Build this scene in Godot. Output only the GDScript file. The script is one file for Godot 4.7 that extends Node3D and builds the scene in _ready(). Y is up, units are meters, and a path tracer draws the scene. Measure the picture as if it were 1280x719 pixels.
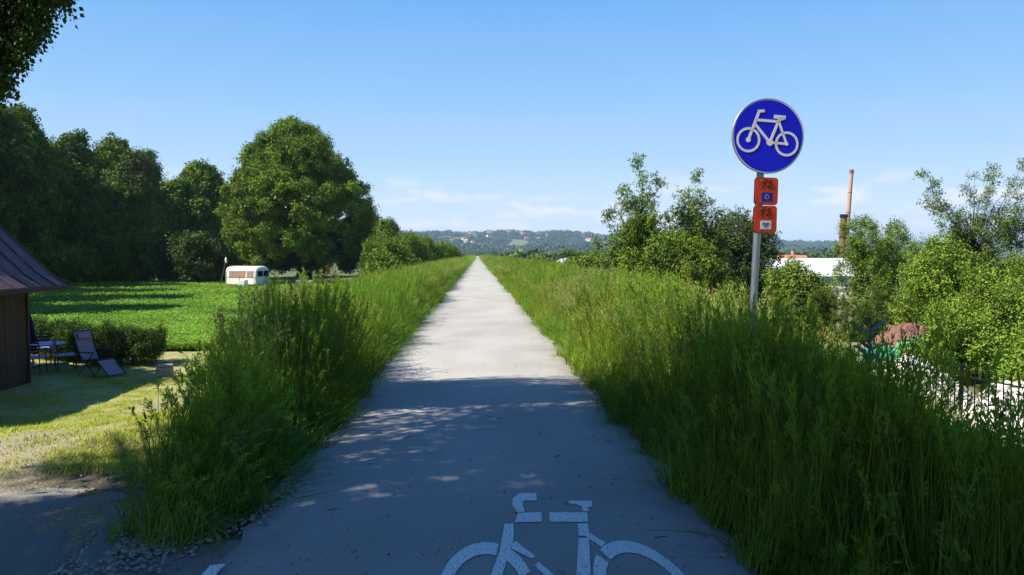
extends Node3D
# A straight cycle path on a low embankment, seen from eye height in June sunlight.
# x right, y up, the path runs along -z; metres.

var rng := RandomNumberGenerator.new()
var used := {}
var M := {}
var bump := FastNoiseLite.new()
var patch := FastNoiseLite.new()
var fine := FastNoiseLite.new()
var gapn := FastNoiseLite.new()

# ---------------------------------------------------------------- mesh builder
class Geo:
	var v := PackedVector3Array()
	var n := PackedVector3Array()
	var c := PackedColorArray()
	var col := Color.WHITE
	func tri(a: Vector3, b: Vector3, d: Vector3, na: Vector3, nb: Vector3, nd: Vector3) -> void:
		var g := (d - a).cross(b - a)
		if g.dot(na + nb + nd) < 0.0:
			v.append(a); v.append(d); v.append(b)
			n.append(na); n.append(nd); n.append(nb)
		else:
			v.append(a); v.append(b); v.append(d)
			n.append(na); n.append(nb); n.append(nd)
		c.append(col); c.append(col); c.append(col)
	func flat(a: Vector3, b: Vector3, d: Vector3, towards: Vector3) -> void:
		var g := (d - a).cross(b - a)
		if g.length_squared() < 1e-16: return
		g = g.normalized()
		if g.dot(towards) < 0.0: g = -g
		tri(a, b, d, g, g, g)
	func quad(a: Vector3, b: Vector3, d: Vector3, e: Vector3, towards: Vector3) -> void:
		flat(a, b, d, towards)
		flat(a, d, e, towards)
	# a box with chamfered edges; size full extents, b its axes
	func box(at: Vector3, size: Vector3, b := Basis.IDENTITY, ch := 0.0) -> void:
		var h := size * 0.5
		if ch <= 0.0:
			for ax in 3:
				for s in [-1.0, 1.0]:
					var nn := Vector3.ZERO
					nn[ax] = s
					var u := Vector3.ZERO
					u[(ax + 1) % 3] = 1.0
					var w := Vector3.ZERO
					w[(ax + 2) % 3] = 1.0
					var o: Vector3 = nn * h[ax]
					var uu: Vector3 = u * h[(ax + 1) % 3]
					var ww: Vector3 = w * h[(ax + 2) % 3]
					quad(at + b * (o - uu - ww), at + b * (o + uu - ww), at + b * (o + uu + ww), at + b * (o - uu + ww), b * nn)
			return
		var k := minf(ch, minf(h.x, minf(h.y, h.z)) * 0.6)
		for ax in 3:
			var a1 := (ax + 1) % 3
			var a2 := (ax + 2) % 3
			for s in [-1.0, 1.0]:
				var q := []
				for e in [[-1, -1], [1, -1], [1, 1], [-1, 1]]:
					var p := Vector3.ZERO
					p[ax] = s * h[ax]
					p[a1] = e[0] * (h[a1] - k)
					p[a2] = e[1] * (h[a2] - k)
					q.append(at + b * p)
				var nn := Vector3.ZERO
				nn[ax] = s
				quad(q[0], q[1], q[2], q[3], b * nn)
				for t in [-1.0, 1.0]:
					# edge between face ax/s and face a1/t
					var r := []
					for e in [-1, 1]:
						var p1 := Vector3.ZERO
						p1[ax] = s * h[ax]; p1[a1] = t * (h[a1] - k); p1[a2] = e * (h[a2] - k)
						var p2 := Vector3.ZERO
						p2[ax] = s * (h[ax] - k); p2[a1] = t * h[a1]; p2[a2] = e * (h[a2] - k)
						r.append(at + b * p1); r.append(at + b * p2)
					var en := Vector3.ZERO
					en[ax] = s; en[a1] = t
					quad(r[0], r[1], r[3], r[2], b * en)
		for sx in [-1.0, 1.0]:
			for sy in [-1.0, 1.0]:
				for sz in [-1.0, 1.0]:
					var sg := Vector3(sx, sy, sz)
					var cs := []
					for ax in 3:
						var p := Vector3.ZERO
						for j in 3:
							p[j] = sg[j] * (h[j] if j == ax else h[j] - k)
						cs.append(at + b * p)
					flat(cs[0], cs[1], cs[2], b * sg)
	func tube(pts: Array, rad: Array, sides := 8, caps := true) -> void:
		var m := pts.size()
		var ring := []
		var nor := []
		var ref := Vector3(0.123, 0.2, 0.97)
		for i in m:
			var t: Vector3 = (pts[mini(i + 1, m - 1)] - pts[maxi(i - 1, 0)]).normalized()
			if absf(t.dot(ref)) > 0.95: ref = Vector3(0.97, 0.2, 0.1)
			var s := t.cross(ref).normalized()
			var u := s.cross(t)
			ref = -s.cross(t) if false else ref
			var rr := []
			var nn := []
			for k in sides:
				var a := TAU * k / sides
				var dd := s * cos(a) + u * sin(a)
				rr.append(pts[i] + dd * rad[i])
				nn.append(dd)
			ring.append(rr)
			nor.append(nn)
		for i in m - 1:
			for k in sides:
				var k2 := (k + 1) % sides
				tri(ring[i][k], ring[i + 1][k], ring[i + 1][k2], nor[i][k], nor[i + 1][k], nor[i + 1][k2])
				tri(ring[i][k], ring[i + 1][k2], ring[i][k2], nor[i][k], nor[i + 1][k2], nor[i][k2])
		if caps:
			for e in [0, m - 1]:
				var nn: Vector3 = (pts[1] - pts[0]) if e == 0 else (pts[m - 2] - pts[m - 1])
				for k in sides:
					flat(pts[e], ring[e][k], ring[e][(k + 1) % sides], -nn)
	# profile of (radius, height) turned about the y axis
	func lathe(at: Vector3, prof: Array, sides := 16, b := Basis.IDENTITY) -> void:
		for i in prof.size() - 1:
			var p: Vector2 = prof[i]
			var q: Vector2 = prof[i + 1]
			var sl := Vector2(q.y - p.y, p.x - q.x).normalized()
			for k in sides:
				var a0 := TAU * k / sides
				var a1 := TAU * (k + 1) / sides
				var d0 := Vector3(cos(a0), 0, sin(a0))
				var d1 := Vector3(cos(a1), 0, sin(a1))
				var n0 := b * (d0 * sl.x + Vector3.UP * sl.y)
				var n1 := b * (d1 * sl.x + Vector3.UP * sl.y)
				var A := at + b * (d0 * p.x + Vector3.UP * p.y)
				var B := at + b * (d1 * p.x + Vector3.UP * p.y)
				var C := at + b * (d1 * q.x + Vector3.UP * q.y)
				var D := at + b * (d0 * q.x + Vector3.UP * q.y)
				if p.x > 1e-6: tri(A, B, C, n0, n1, n1)
				if q.x > 1e-6: tri(A, C, D, n0, n1, n0)
	# a polygon in the plane (x,y) of basis b pushed along its z by t
	func prism(at: Vector3, poly: PackedVector2Array, t: float, b := Basis.IDENTITY) -> void:
		var id := Geometry2D.triangulate_polygon(poly)
		var f := b * Vector3(0, 0, t * 0.5)
		for i in range(0, id.size(), 3):
			var q := []
			for j in 3:
				var w: Vector2 = poly[id[i + j]]
				q.append(at + b * Vector3(w.x, w.y, 0))
			flat(q[0] + f, q[1] + f, q[2] + f, f)
			flat(q[0] - f, q[1] - f, q[2] - f, -f)
		var mid := Vector2.ZERO
		for w in poly: mid += w / poly.size()
		var cw := Geometry2D.is_polygon_clockwise(poly)
		for i in poly.size():
			var p: Vector2 = poly[i]
			var q: Vector2 = poly[(i + 1) % poly.size()]
			var e := q - p
			var o := Vector2(-e.y, e.x) if cw else Vector2(e.y, -e.x)
			var P := at + b * Vector3(p.x, p.y, 0)
			var Q := at + b * Vector3(q.x, q.y, 0)
			quad(P + f, Q + f, Q - f, P - f, b * Vector3(o.x, o.y, 0))
	func leaf(p: Vector3, dir: Vector3, up: Vector3, ln: float, wd: float) -> void:
		var s := dir.cross(up).normalized()
		var u := s.cross(dir).normalized()
		var m := p + dir * ln * 0.45
		var l := m + s * wd * 0.5 + u * wd * 0.16
		var r := m - s * wd * 0.5 + u * wd * 0.16
		var t := p + dir * ln - u * ln * 0.06
		flat(p, l, t, u)
		flat(p, t, r, u)
	func blade(base: Vector3, ang: float, h: float, w: float, bend: float, seg := 4) -> void:
		var f := Vector3(cos(ang), 0, sin(ang))
		var s := Vector3(-sin(ang), 0, cos(ang))
		var pl := base
		var pr := base
		var pn := f
		for i in range(0, seg + 1):
			var t := float(i) / seg
			var y := h * (t - 0.38 * bend * t * t)
			var o := h * bend * t * t
			var p := base + Vector3.UP * y + f * o
			var tg := (Vector3.UP * (1.0 - 0.76 * bend * t) + f * 2.0 * bend * t).normalized()
			var nn := s.cross(tg).normalized()
			var hw := w * 0.5 * (1.0 - pow(t, 1.8))
			var l := p + s * hw
			var r := p - s * hw
			if i > 0:
				tri(pl, l, pr, pn, nn, pn)
				if i < seg: tri(pr, l, r, pn, nn, nn)
			pl = l; pr = r; pn = nn
	func done() -> ArrayMesh:
		var a := []
		a.resize(Mesh.ARRAY_MAX)
		a[Mesh.ARRAY_VERTEX] = v
		a[Mesh.ARRAY_NORMAL] = n
		a[Mesh.ARRAY_COLOR] = c
		var m := ArrayMesh.new()
		m.add_surface_from_arrays(Mesh.PRIMITIVE_TRIANGLES, a)
		return m

# ---------------------------------------------------------------- scene helpers
func numbered(called: String) -> String:
	var k: int = used.get(called, 0)
	used[called] = k + 1
	return called if k == 0 else "%s_%03d" % [called, k]

func tag(o: Node, label: String, category := "", group := "", kind := "") -> Node:
	if label != "": o.set_meta("label", label)
	if category != "": o.set_meta("category", category)
	if group != "": o.set_meta("group", group)
	if kind != "": o.set_meta("kind", kind)
	return o

func thing(called: String, label: String, category: String, at: Vector3, turn := 0.0, group := "") -> Node3D:
	var o := Node3D.new()
	o.name = numbered(called)
	add_child(o)
	o.position = at
	o.rotation.y = turn
	tag(o, label, category, group)
	return o

func put(mesh: Mesh, called: String, m: Material, parent: Node = self) -> MeshInstance3D:
	var o := MeshInstance3D.new()
	o.mesh = mesh
	o.material_override = m
	o.name = numbered(called) if parent == self else called
	parent.add_child(o, true)
	return o

func build(g: Geo, called: String, m: Material, parent: Node = self) -> MeshInstance3D:
	return put(g.done(), called, m, parent)

func copy_of(o: Node3D, base_name: String, at: Vector3, turn: float, label: String, size := 1.0) -> Node3D:
	var d: Node3D = o.duplicate()
	d.name = numbered(base_name)
	add_child(d)
	d.position = at
	d.rotation.y = turn
	d.scale = Vector3.ONE * size
	if label != "": d.set_meta("label", label)
	return d

func many(mesh: Mesh, places: Array, tints: Array, called: String, m: Material, parent: Node = self) -> MultiMeshInstance3D:
	var mm := MultiMesh.new()
	mm.transform_format = MultiMesh.TRANSFORM_3D
	mm.use_colors = true
	mm.mesh = mesh
	mm.instance_count = places.size()
	for i in places.size():
		mm.set_instance_transform(i, places[i])
		mm.set_instance_color(i, tints[i])
	var o := MultiMeshInstance3D.new()
	o.multimesh = mm
	o.material_override = m
	o.name = numbered(called) if parent == self else called
	parent.add_child(o, true)
	o.set_meta("kind", "stuff")
	return o

func rf(a: float, b: float) -> float:
	return rng.randf_range(a, b)

func lin(r: float, g: float, b: float) -> Color:
	return Color(r, g, b).linear_to_srgb()

func sm(a: float, b: float, t: float) -> float:
	return smoothstep(a, b, t)

func shade_of(c: Color, s: float, warm := 0.0) -> Color:
	return Color(c.r * s * (1.0 + warm), c.g * s, c.b * s * (1.0 - warm), 1.0)

func rdir() -> Vector3:
	var z := rf(-1, 1)
	var a := rf(0, TAU)
	var r := sqrt(1.0 - z * z)
	return Vector3(r * cos(a), z, r * sin(a))

# ---------------------------------------------------------------- textures and materials
func noise(seed_: int, freq: float, oct := 4, kind := FastNoiseLite.TYPE_SIMPLEX_SMOOTH) -> FastNoiseLite:
	var f := FastNoiseLite.new()
	f.seed = seed_
	f.frequency = freq
	f.noise_type = kind
	f.fractal_octaves = oct
	return f

func ramp_tex(f: FastNoiseLite, size: int, stops: Array) -> ImageTexture:
	var im := f.get_seamless_image(size, size)
	im.convert(Image.FORMAT_L8)
	var data := im.get_data()
	var g := Gradient.new()
	var off := PackedFloat32Array()
	var cs := PackedColorArray()
	for s in stops:
		off.append(s[0])
		cs.append(s[1])
	g.offsets = off
	g.colors = cs
	var lut := PackedByteArray()
	for i in 256:
		var q := g.sample(i / 255.0)
		lut.append(int(clampf(q.r, 0, 1) * 255)); lut.append(int(clampf(q.g, 0, 1) * 255)); lut.append(int(clampf(q.b, 0, 1) * 255))
	var out := PackedByteArray()
	out.resize(size * size * 3)
	for i in size * size:
		var k := data[i] * 3
		out[i * 3] = lut[k]
		out[i * 3 + 1] = lut[k + 1]
		out[i * 3 + 2] = lut[k + 2]
	return ImageTexture.create_from_image(Image.create_from_data(size, size, false, Image.FORMAT_RGB8, out))

func normal_tex(f: FastNoiseLite, size: int, strength: float) -> ImageTexture:
	var im := f.get_seamless_image(size, size)
	im.convert(Image.FORMAT_RGBA8)
	im.bump_map_to_normal_map(strength)
	return ImageTexture.create_from_image(im)

func mat(c: Color, rough := 0.8, metal := 0.0) -> StandardMaterial3D:
	var m := StandardMaterial3D.new()
	m.albedo_color = c
	m.roughness = rough
	m.metallic = metal
	return m

func tri_mat(tex: Texture2D, tile: float, rough: float, nt: Texture2D = null, ns := 1.0) -> StandardMaterial3D:
	var m := mat(Color.WHITE, rough)
	m.albedo_texture = tex
	m.uv1_triplanar = true
	m.uv1_world_triplanar = true
	m.uv1_scale = Vector3.ONE / tile
	if nt:
		m.normal_enabled = true
		m.normal_texture = nt
		m.normal_scale = ns
	return m

func leaf_mat(back: Color, rough := 0.55) -> StandardMaterial3D:
	var m := mat(Color.WHITE, rough)
	m.vertex_color_use_as_albedo = true
	m.backlight_enabled = true
	m.backlight = back
	m.metallic_specular = 0.22
	m.cull_mode = BaseMaterial3D.CULL_DISABLED
	return m

func materials() -> void:
	var speck := noise(3, 0.16, 3)
	var mottled := noise(4, 0.02, 5)
	var greyramp := func(lo: float, hi: float, tint: Color) -> Array:
		return [[0.0, Color(lo * tint.r, lo * tint.g, lo * tint.b)], [1.0, Color(hi * tint.r, hi * tint.g, hi * tint.b)]]
	# path: pale crushed-stone asphalt
	M.path = tri_mat(ramp_tex(speck, 512, [[0.0, Color(0.50, 0.495, 0.49)], [0.42, Color(0.60, 0.595, 0.585)], [0.6, Color(0.635, 0.63, 0.62)], [1.0, Color(0.74, 0.735, 0.725)]]), 0.9, 0.95, normal_tex(noise(8, 0.2, 3), 512, 2.0), 0.22)
	M.path.vertex_color_use_as_albedo = true
	M.drive = tri_mat(ramp_tex(speck, 512, [[0.0, Color(0.38, 0.37, 0.36)], [0.5, Color(0.53, 0.52, 0.505)], [0.8, Color(0.60, 0.59, 0.575)], [1.0, Color(0.74, 0.73, 0.71)]]), 1.1, 0.95, normal_tex(noise(9, 0.12, 4), 512, 6.0), 0.9)
	M.drive.vertex_color_use_as_albedo = true
	M.ground = tri_mat(ramp_tex(noise(5, 0.09, 4), 512, greyramp.call(0.62, 1.0, Color(1, 1, 1))), 1.7, 0.95, normal_tex(noise(10, 0.1, 4), 512, 5.0), 0.8)
	M.ground.vertex_color_use_as_albedo = true
	M.far = tri_mat(ramp_tex(mottled, 512, greyramp.call(0.62, 1.0, Color(1, 1, 1))), 160.0, 0.95)
	M.far.vertex_color_use_as_albedo = true
	M.paint = tri_mat(ramp_tex(noise(11, 0.06, 5), 512, [[0.0, Color(0.52, 0.52, 0.52)], [0.24, Color(0.58, 0.58, 0.58)], [0.30, Color(0.84, 0.85, 0.85)], [1.0, Color(0.94, 0.94, 0.93)]]), 0.6, 0.7)
	M.grass = leaf_mat(Color(0.7, 0.85, 0.35), 0.55)
	M.leaf = leaf_mat(Color(0.36, 0.5, 0.14), 0.6)
	M.dark_leaf = leaf_mat(Color(0.2, 0.3, 0.1), 0.5)
	M.thick_leaf = leaf_mat(Color(0.12, 0.16, 0.1), 0.32)
	M.bark = tri_mat(ramp_tex(noise(12, 0.05, 5), 512, [[0.0, Color(0.12, 0.10, 0.08)], [0.5, Color(0.28, 0.24, 0.20)], [1.0, Color(0.45, 0.41, 0.36)]]), 0.7, 0.95, normal_tex(noise(13, 0.07, 4), 512, 8.0), 1.0)
	M.birch = tri_mat(ramp_tex(noise(14, 0.03, 4), 512, [[0.0, Color(0.08, 0.07, 0.07)], [0.36, Color(0.16, 0.15, 0.14)], [0.42, Color(0.74, 0.72, 0.68)], [1.0, Color(0.88, 0.87, 0.84)]]), 0.9, 0.8)
	M.stone = tri_mat(ramp_tex(noise(15, 0.05, 4), 256, [[0.0, Color(0.5, 0.5, 0.48)], [1.0, Color(0.86, 0.85, 0.82)]]), 0.4, 0.9)
	M.stone.vertex_color_use_as_albedo = true
	M.plank = tri_mat(ramp_tex(noise(16, 0.03, 5), 512, [[0.0, Color(0.17, 0.115, 0.085)], [1.0, Color(0.33, 0.235, 0.18)]]), 0.9, 0.85)
	M.plank.uv1_scale = Vector3(3.0, 0.35, 3.0)
	M.plank.vertex_color_use_as_albedo = true
	M.roof = tri_mat(ramp_tex(noise(17, 0.03, 5), 512, [[0.0, Color(0.25, 0.18, 0.19)], [1.0, Color(0.34, 0.25, 0.265)]]), 1.4, 0.62, normal_tex(noise(18, 0.05, 4), 256, 2.0), 0.3)
	M.roof.metallic = 0.0
	M.zinc = tri_mat(ramp_tex(noise(19, 0.06, 4), 256, [[0.0, Color(0.46, 0.49, 0.52)], [1.0, Color(0.66, 0.68, 0.70)]]), 0.25, 0.38)
	M.zinc.metallic = 0.75
	M.sign_blue = mat(Color(0.0, 0.035, 0.86), 0.5)
	M.sign_white = mat(Color(0.92, 0.92, 0.92), 0.45)
	M.sign_back = mat(Color(0.62, 0.64, 0.66), 0.4, 0.6)
	M.sign_orange = mat(Color(0.88, 0.25, 0.06), 0.42)
	M.sign_black = mat(Color(0.05, 0.03, 0.03), 0.5)
	M.label_blue = mat(Color(0.05, 0.12, 0.62), 0.4)
	M.label_star = mat(Color(0.75, 0.8, 0.9), 0.5)
	M.label_text = mat(Color(0.16, 0.34, 0.6), 0.5)
	M.cream = mat(Color(0.86, 0.86, 0.82), 0.4)
	M.glass_dark = mat(Color(0.06, 0.07, 0.085), 0.08)
	M.curtain = tri_mat(ramp_tex(noise(20, 0.05, 4), 256, [[0.0, Color(0.46, 0.36, 0.30)], [1.0, Color(0.74, 0.62, 0.52)]]), 0.8, 0.5)
	M.rubber = mat(Color(0.05, 0.05, 0.05), 0.85)
	M.rust_red = mat(Color(0.5, 0.16, 0.12), 0.8)
	M.car_blue = mat(Color(0.10, 0.16, 0.34), 0.25)
	M.car_blue.clearcoat_enabled = true
	M.chrome = mat(Color(0.7, 0.7, 0.72), 0.2, 0.9)
	M.lamp_glass = mat(Color(0.85, 0.86, 0.86), 0.15)
	M.lilac = mat(Color(0.62, 0.60, 0.74), 0.6)
	M.sling = tri_mat(ramp_tex(noise(21, 0.2, 3), 256, [[0.0, Color(0.42, 0.40, 0.48)], [1.0, Color(0.52, 0.50, 0.60)]]), 0.3, 0.85)
	M.dark_frame = mat(Color(0.10, 0.09, 0.12), 0.5, 0.3)
	M.navy_cloth = tri_mat(ramp_tex(noise(22, 0.05, 4), 256, [[0.0, Color(0.07, 0.09, 0.17)], [1.0, Color(0.14, 0.17, 0.28)]]), 0.6, 0.9)
	M.concrete = tri_mat(ramp_tex(noise(23, 0.04, 5), 256, [[0.0, Color(0.42, 0.41, 0.40)], [1.0, Color(0.66, 0.65, 0.64)]]), 0.7, 0.92)
	M.white_cast = tri_mat(ramp_tex(noise(24, 0.05, 5), 256, [[0.0, Color(0.74, 0.73, 0.71)], [1.0, Color(0.93, 0.92, 0.90)]]), 0.6, 0.85)
	M.teal = tri_mat(ramp_tex(noise(25, 0.04, 5), 256, [[0.0, Color(0.05, 0.36, 0.31)], [1.0, Color(0.16, 0.56, 0.47)]]), 0.8, 0.5)
	M.brown_cloth = tri_mat(ramp_tex(noise(26, 0.06, 5), 256, [[0.0, Color(0.33, 0.22, 0.2)], [1.0, Color(0.56, 0.41, 0.37)]]), 0.6, 0.95)
	M.iron = mat(Color(0.07, 0.08, 0.085), 0.5, 0.4)
	M.film = mat(Color(0.9, 0.91, 0.92), 0.5)
	M.film.backlight_enabled = true
	M.film.backlight = Color(0.3, 0.3, 0.3)
	M.glass_green = mat(Color(0.55, 0.68, 0.66), 0.2)
	M.brick = tri_mat(ramp_tex(noise(27, 0.06, 4), 256, [[0.0, Color(0.56, 0.40, 0.35)], [1.0, Color(0.76, 0.62, 0.56)]]), 2.5, 0.9)
	M.rust = tri_mat(ramp_tex(noise(28, 0.05, 5), 256, [[0.0, Color(0.24, 0.15, 0.10)], [0.6, Color(0.45, 0.32, 0.2)], [1.0, Color(0.6, 0.5, 0.34)]]), 1.6, 0.8)
	M.tile_red = mat(Color(0.55, 0.33, 0.27), 0.85)
	M.tile_orange = mat(Color(0.68, 0.46, 0.34), 0.85)
	M.tile_grey = mat(Color(0.36, 0.34, 0.36), 0.85)
	M.plaster = mat(Color(0.86, 0.84, 0.79), 0.9)
	M.window_dark = mat(Color(0.10, 0.11, 0.13), 0.2)
	M.silver_leaf = leaf_mat(Color(0.16, 0.2, 0.18), 0.5)
	M.twig = mat(lin(0.05, 0.04, 0.03), 0.9)

# ---------------------------------------------------------------- the lie of the land
func left_drop(d: float) -> float:
	return -1.5 * sm(5.6, 14.5, d)

func hgt(x: float, z: float) -> float:
	var d := -z
	var y := 0.0
	if x < 0.0:
		y = left_drop(d) * sm(1.9, 5.2, -x)
		if d > 24.0: y = lerpf(y, -1.5 * sm(1.9, 5.2, -x), 1.0)
	else:
		y = -1.5 * sm(2.1, 6.2, x)
	var off := sm(1.4, 2.2, absf(x))
	y += off * 0.05 * bump.get_noise_2d(x, z) - 0.014 - 0.02 * (1.0 - off)
	return y

func lawn_tone(x: float, z: float) -> Color:
	# what the ground is made of: mown lawn, worn tracks, crop field, meadow
	var d := -z
	var p := patch.get_noise_2d(x * 1.0, z * 1.0)
	var q := fine.get_noise_2d(x, z)
	var lawn := Color(0.42, 0.41, 0.12).lerp(Color(0.34, 0.39, 0.08), clampf(0.5 + p, 0, 1))
	var dry := Color(0.50, 0.44, 0.21)
	var dirt := Color(0.36, 0.30, 0.20)
	var soil := Color(0.10, 0.085, 0.05)
	var field := Color(0.10, 0.16, 0.03)
	var meadow := Color(0.13, 0.17, 0.045)
	var c := meadow
	if x < -1.5:
		if d < 24.6:
			c = lawn.lerp(dry, clampf(0.35 * q + 0.55 * sm(-0.1, 0.5, p), 0, 0.75))
			# two worn wheel tracks that swing round the hut
			var t1 := absf(x + 4.2 + 0.28 * (d - 7.5) + 0.5 * q)
			var t2 := absf(x + 2.9 + 0.26 * (d - 7.5) + 0.4 * q)
			var tr := maxf(1.0 - sm(0.15, 0.65, t1), 1.0 - sm(0.1, 0.5, t2))
			c = c.lerp(dirt, tr * (1.0 - sm(13, 19, d)) * clampf(0.75 + q, 0, 1))
			c = c.lerp(dirt, (1.0 - sm(6.0, 7.4, d + q)) * 0.85)
			c = c.lerp(dry, sm(22.3, 23.6, d) * 0.7)
			if x > -3.6: c = c.lerp(soil, sm(-3.6, -2.9, x + 0.4 * q) * sm(4.6, 5.4, d))
		else:
			c = field if x < -5.0 else meadow
			if d > 90.0: c = meadow
	elif x > 1.3:
		c = soil.lerp(meadow, sm(6.0, 9.0, x + q))
		if x > 8.0 and d < 60.0: c = meadow.lerp(dry, clampf(0.5 + p, 0, 1) * 0.5)
	else:
		c = soil
	var s := 1.0 + 0.25 * q
	return Color(c.r * s, c.g * s, c.b * s)

func grid_mesh(xs: Array, zs: Array, hf: Callable, cf: Callable) -> ArrayMesh:
	var v := PackedVector3Array()
	var n := PackedVector3Array()
	var c := PackedColorArray()
	var id := PackedInt32Array()
	var w := xs.size()
	for z in zs:
		for x in xs:
			v.append(Vector3(x, hf.call(x, z), z))
			c.append(cf.call(x, z))
	for j in zs.size():
		for i in w:
			var a: Vector3 = v[j * w + maxi(i - 1, 0)]
			var b: Vector3 = v[j * w + mini(i + 1, w - 1)]
			var e: Vector3 = v[maxi(j - 1, 0) * w + i]
			var f: Vector3 = v[mini(j + 1, zs.size() - 1) * w + i]
			var nn := (b - a).cross(f - e).normalized()
			if nn.y < 0.0: nn = -nn
			n.append(nn)
	var up: float = signf(zs[1] - zs[0]) * signf(xs[1] - xs[0])
	for j in zs.size() - 1:
		for i in w - 1:
			var p := j * w + i
			if up > 0.0:
				id.append_array(PackedInt32Array([p, p + 1, p + w + 1, p, p + w + 1, p + w]))
			else:
				id.append_array(PackedInt32Array([p, p + w + 1, p + 1, p, p + w, p + w + 1]))
	var a := []
	a.resize(Mesh.ARRAY_MAX)
	a[Mesh.ARRAY_VERTEX] = v
	a[Mesh.ARRAY_NORMAL] = n
	a[Mesh.ARRAY_COLOR] = c
	a[Mesh.ARRAY_INDEX] = id
	var m := ArrayMesh.new()
	m.add_surface_from_arrays(Mesh.PRIMITIVE_TRIANGLES, a)
	return m

func steps(a: float, b: float, s: float) -> Array:
	var out := []
	var k := int(ceil(absf(b - a) / s))
	for i in k: out.append(lerpf(a, b, float(i) / k))
	return out

func ground() -> void:
	var xs := [-9000.0, -5000, -2500, -1200, -600, -300, -160, -100, -70, -50, -38, -30, -24, -19] + steps(-16, -1.2, 0.22) + steps(-1.2, 1.2, 0.6) + steps(1.2, 12, 0.3) + [12.0, 13.5, 15, 17, 20, 24, 30, 40, 60, 90, 150, 300, 600, 1200, 2500, 5000, 9000]
	var zs := [400.0, 150, 60, 30, 18, 10] + steps(6, -26, 0.25) + steps(-26, -60, 1.0) + [-60.0, -64, -70, -78, -90, -110, -140, -180, -240, -330, -450, -650, -900, -1300, -1800, -2400, -3200, -5000, -9000]
	var o := put(grid_mesh(xs, zs, hgt, lawn_tone), "ground", M.ground)
	tag(o, "grassy ground falling away on both sides of the raised path", "", "", "structure")

func path_edge(d: float, s: float) -> float:
	var k := 1.38 if s < 0.0 else 1.42
	return s * (k + 0.07 * fine.get_noise_2d(d * 0.9, s * 40.0) + 0.05 * bump.get_noise_2d(d * 3.0, s * 40.0))

func the_path() -> void:
	var ds := steps(-7, 14, 0.12) + steps(14, 40, 0.3) + steps(40, 120, 1.5) + steps(120, 700, 15.0) + [700.0]
	var v := PackedVector3Array()
	var n := PackedVector3Array()
	var c := PackedColorArray()
	var id := PackedInt32Array()
	var k := 15
	for d in ds:
		var l := path_edge(d, -1.0)
		var r := path_edge(d, 1.0)
		for i in k:
			var t := float(i) / (k - 1)
			var x := lerpf(l, r, t)
			var crown := 0.018 * (1.0 - pow(2.0 * t - 1.0, 2.0))
			var y := crown - (0.02 if i == 0 or i == k - 1 else 0.0)
			v.append(Vector3(x, y, -d))
			n.append(Vector3(-0.026 * (1.0 - 2.0 * t), 1, 0).normalized())
			# dusty tone, a little browner where soil is carried in from the edges
			var q := patch.get_noise_2d(x * 2.2, d * 0.9) * 0.5 + fine.get_noise_2d(x * 1.6, d * 0.8) * 0.5
			var s := 0.93 + 0.32 * q
			var e := sm(0.72, 1.0, absf(2.0 * t - 1.0) + 0.25 * fine.get_noise_2d(x * 4.0, d * 4.0))
			c.append(Color(s, s * 0.99, s * 0.975).lerp(Color(0.55, 0.47, 0.36), e * 0.5))
	for j in ds.size() - 1:
		for i in k - 1:
			var p := j * k + i
			id.append_array(PackedInt32Array([p, p + k, p + k + 1, p, p + k + 1, p + 1]))
	var a := []
	a.resize(Mesh.ARRAY_MAX)
	a[Mesh.ARRAY_VERTEX] = v
	a[Mesh.ARRAY_NORMAL] = n
	a[Mesh.ARRAY_COLOR] = c
	a[Mesh.ARRAY_INDEX] = id
	var m := ArrayMesh.new()
	m.add_surface_from_arrays(Mesh.PRIMITIVE_TRIANGLES, a)
	tag(put(m, "path", M.path), "straight pale cycle path running to the horizon", "", "", "structure")
	# the gravelled drive that joins the path on the near left
	var xs := steps(-16.0, -1.1, 0.22) + [-1.1]
	var g := PackedVector3Array()
	n = PackedVector3Array(); c = PackedColorArray(); id = PackedInt32Array()
	var rows := 26
	for x in xs:
		var far = 5.55 + 0.3 * patch.get_noise_2d(x * 3.0, 7.0) + 0.1 * fine.get_noise_2d(x * 4.0, 3.0) - 0.1 * (x + 3.5)
		if x > -2.6: far = lerpf(far, 4.55 + 0.2 * fine.get_noise_2d(x * 6.0, 1.0), sm(-2.6, -1.9, x))
		for j in rows:
			var d := lerpf(-5.0, far, float(j) / (rows - 1))
			g.append(Vector3(x, hgt(x, -d) + (0.006 if j < rows - 1 else -0.02), -d))
			n.append(Vector3.UP)
			var q := patch.get_noise_2d(x * 1.6, d * 1.6)
			var s := 0.86 + 0.3 * q
			c.append(Color(s, s * 0.97, s * 0.93))
	for i in xs.size() - 1:
		for j in rows - 1:
			var p := i * rows + j
			id.append_array(PackedInt32Array([p, p + 1, p + rows, p + 1, p + rows + 1, p + rows]))
	a = []
	a.resize(Mesh.ARRAY_MAX)
	a[Mesh.ARRAY_VERTEX] = g
	a[Mesh.ARRAY_NORMAL] = n
	a[Mesh.ARRAY_COLOR] = c
	a[Mesh.ARRAY_INDEX] = id
	m = ArrayMesh.new()
	m.add_surface_from_arrays(Mesh.PRIMITIVE_TRIANGLES, a)
	tag(put(m, "driveway", M.drive), "worn grey gravel drive joining the path beside the verge", "", "", "structure")

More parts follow.
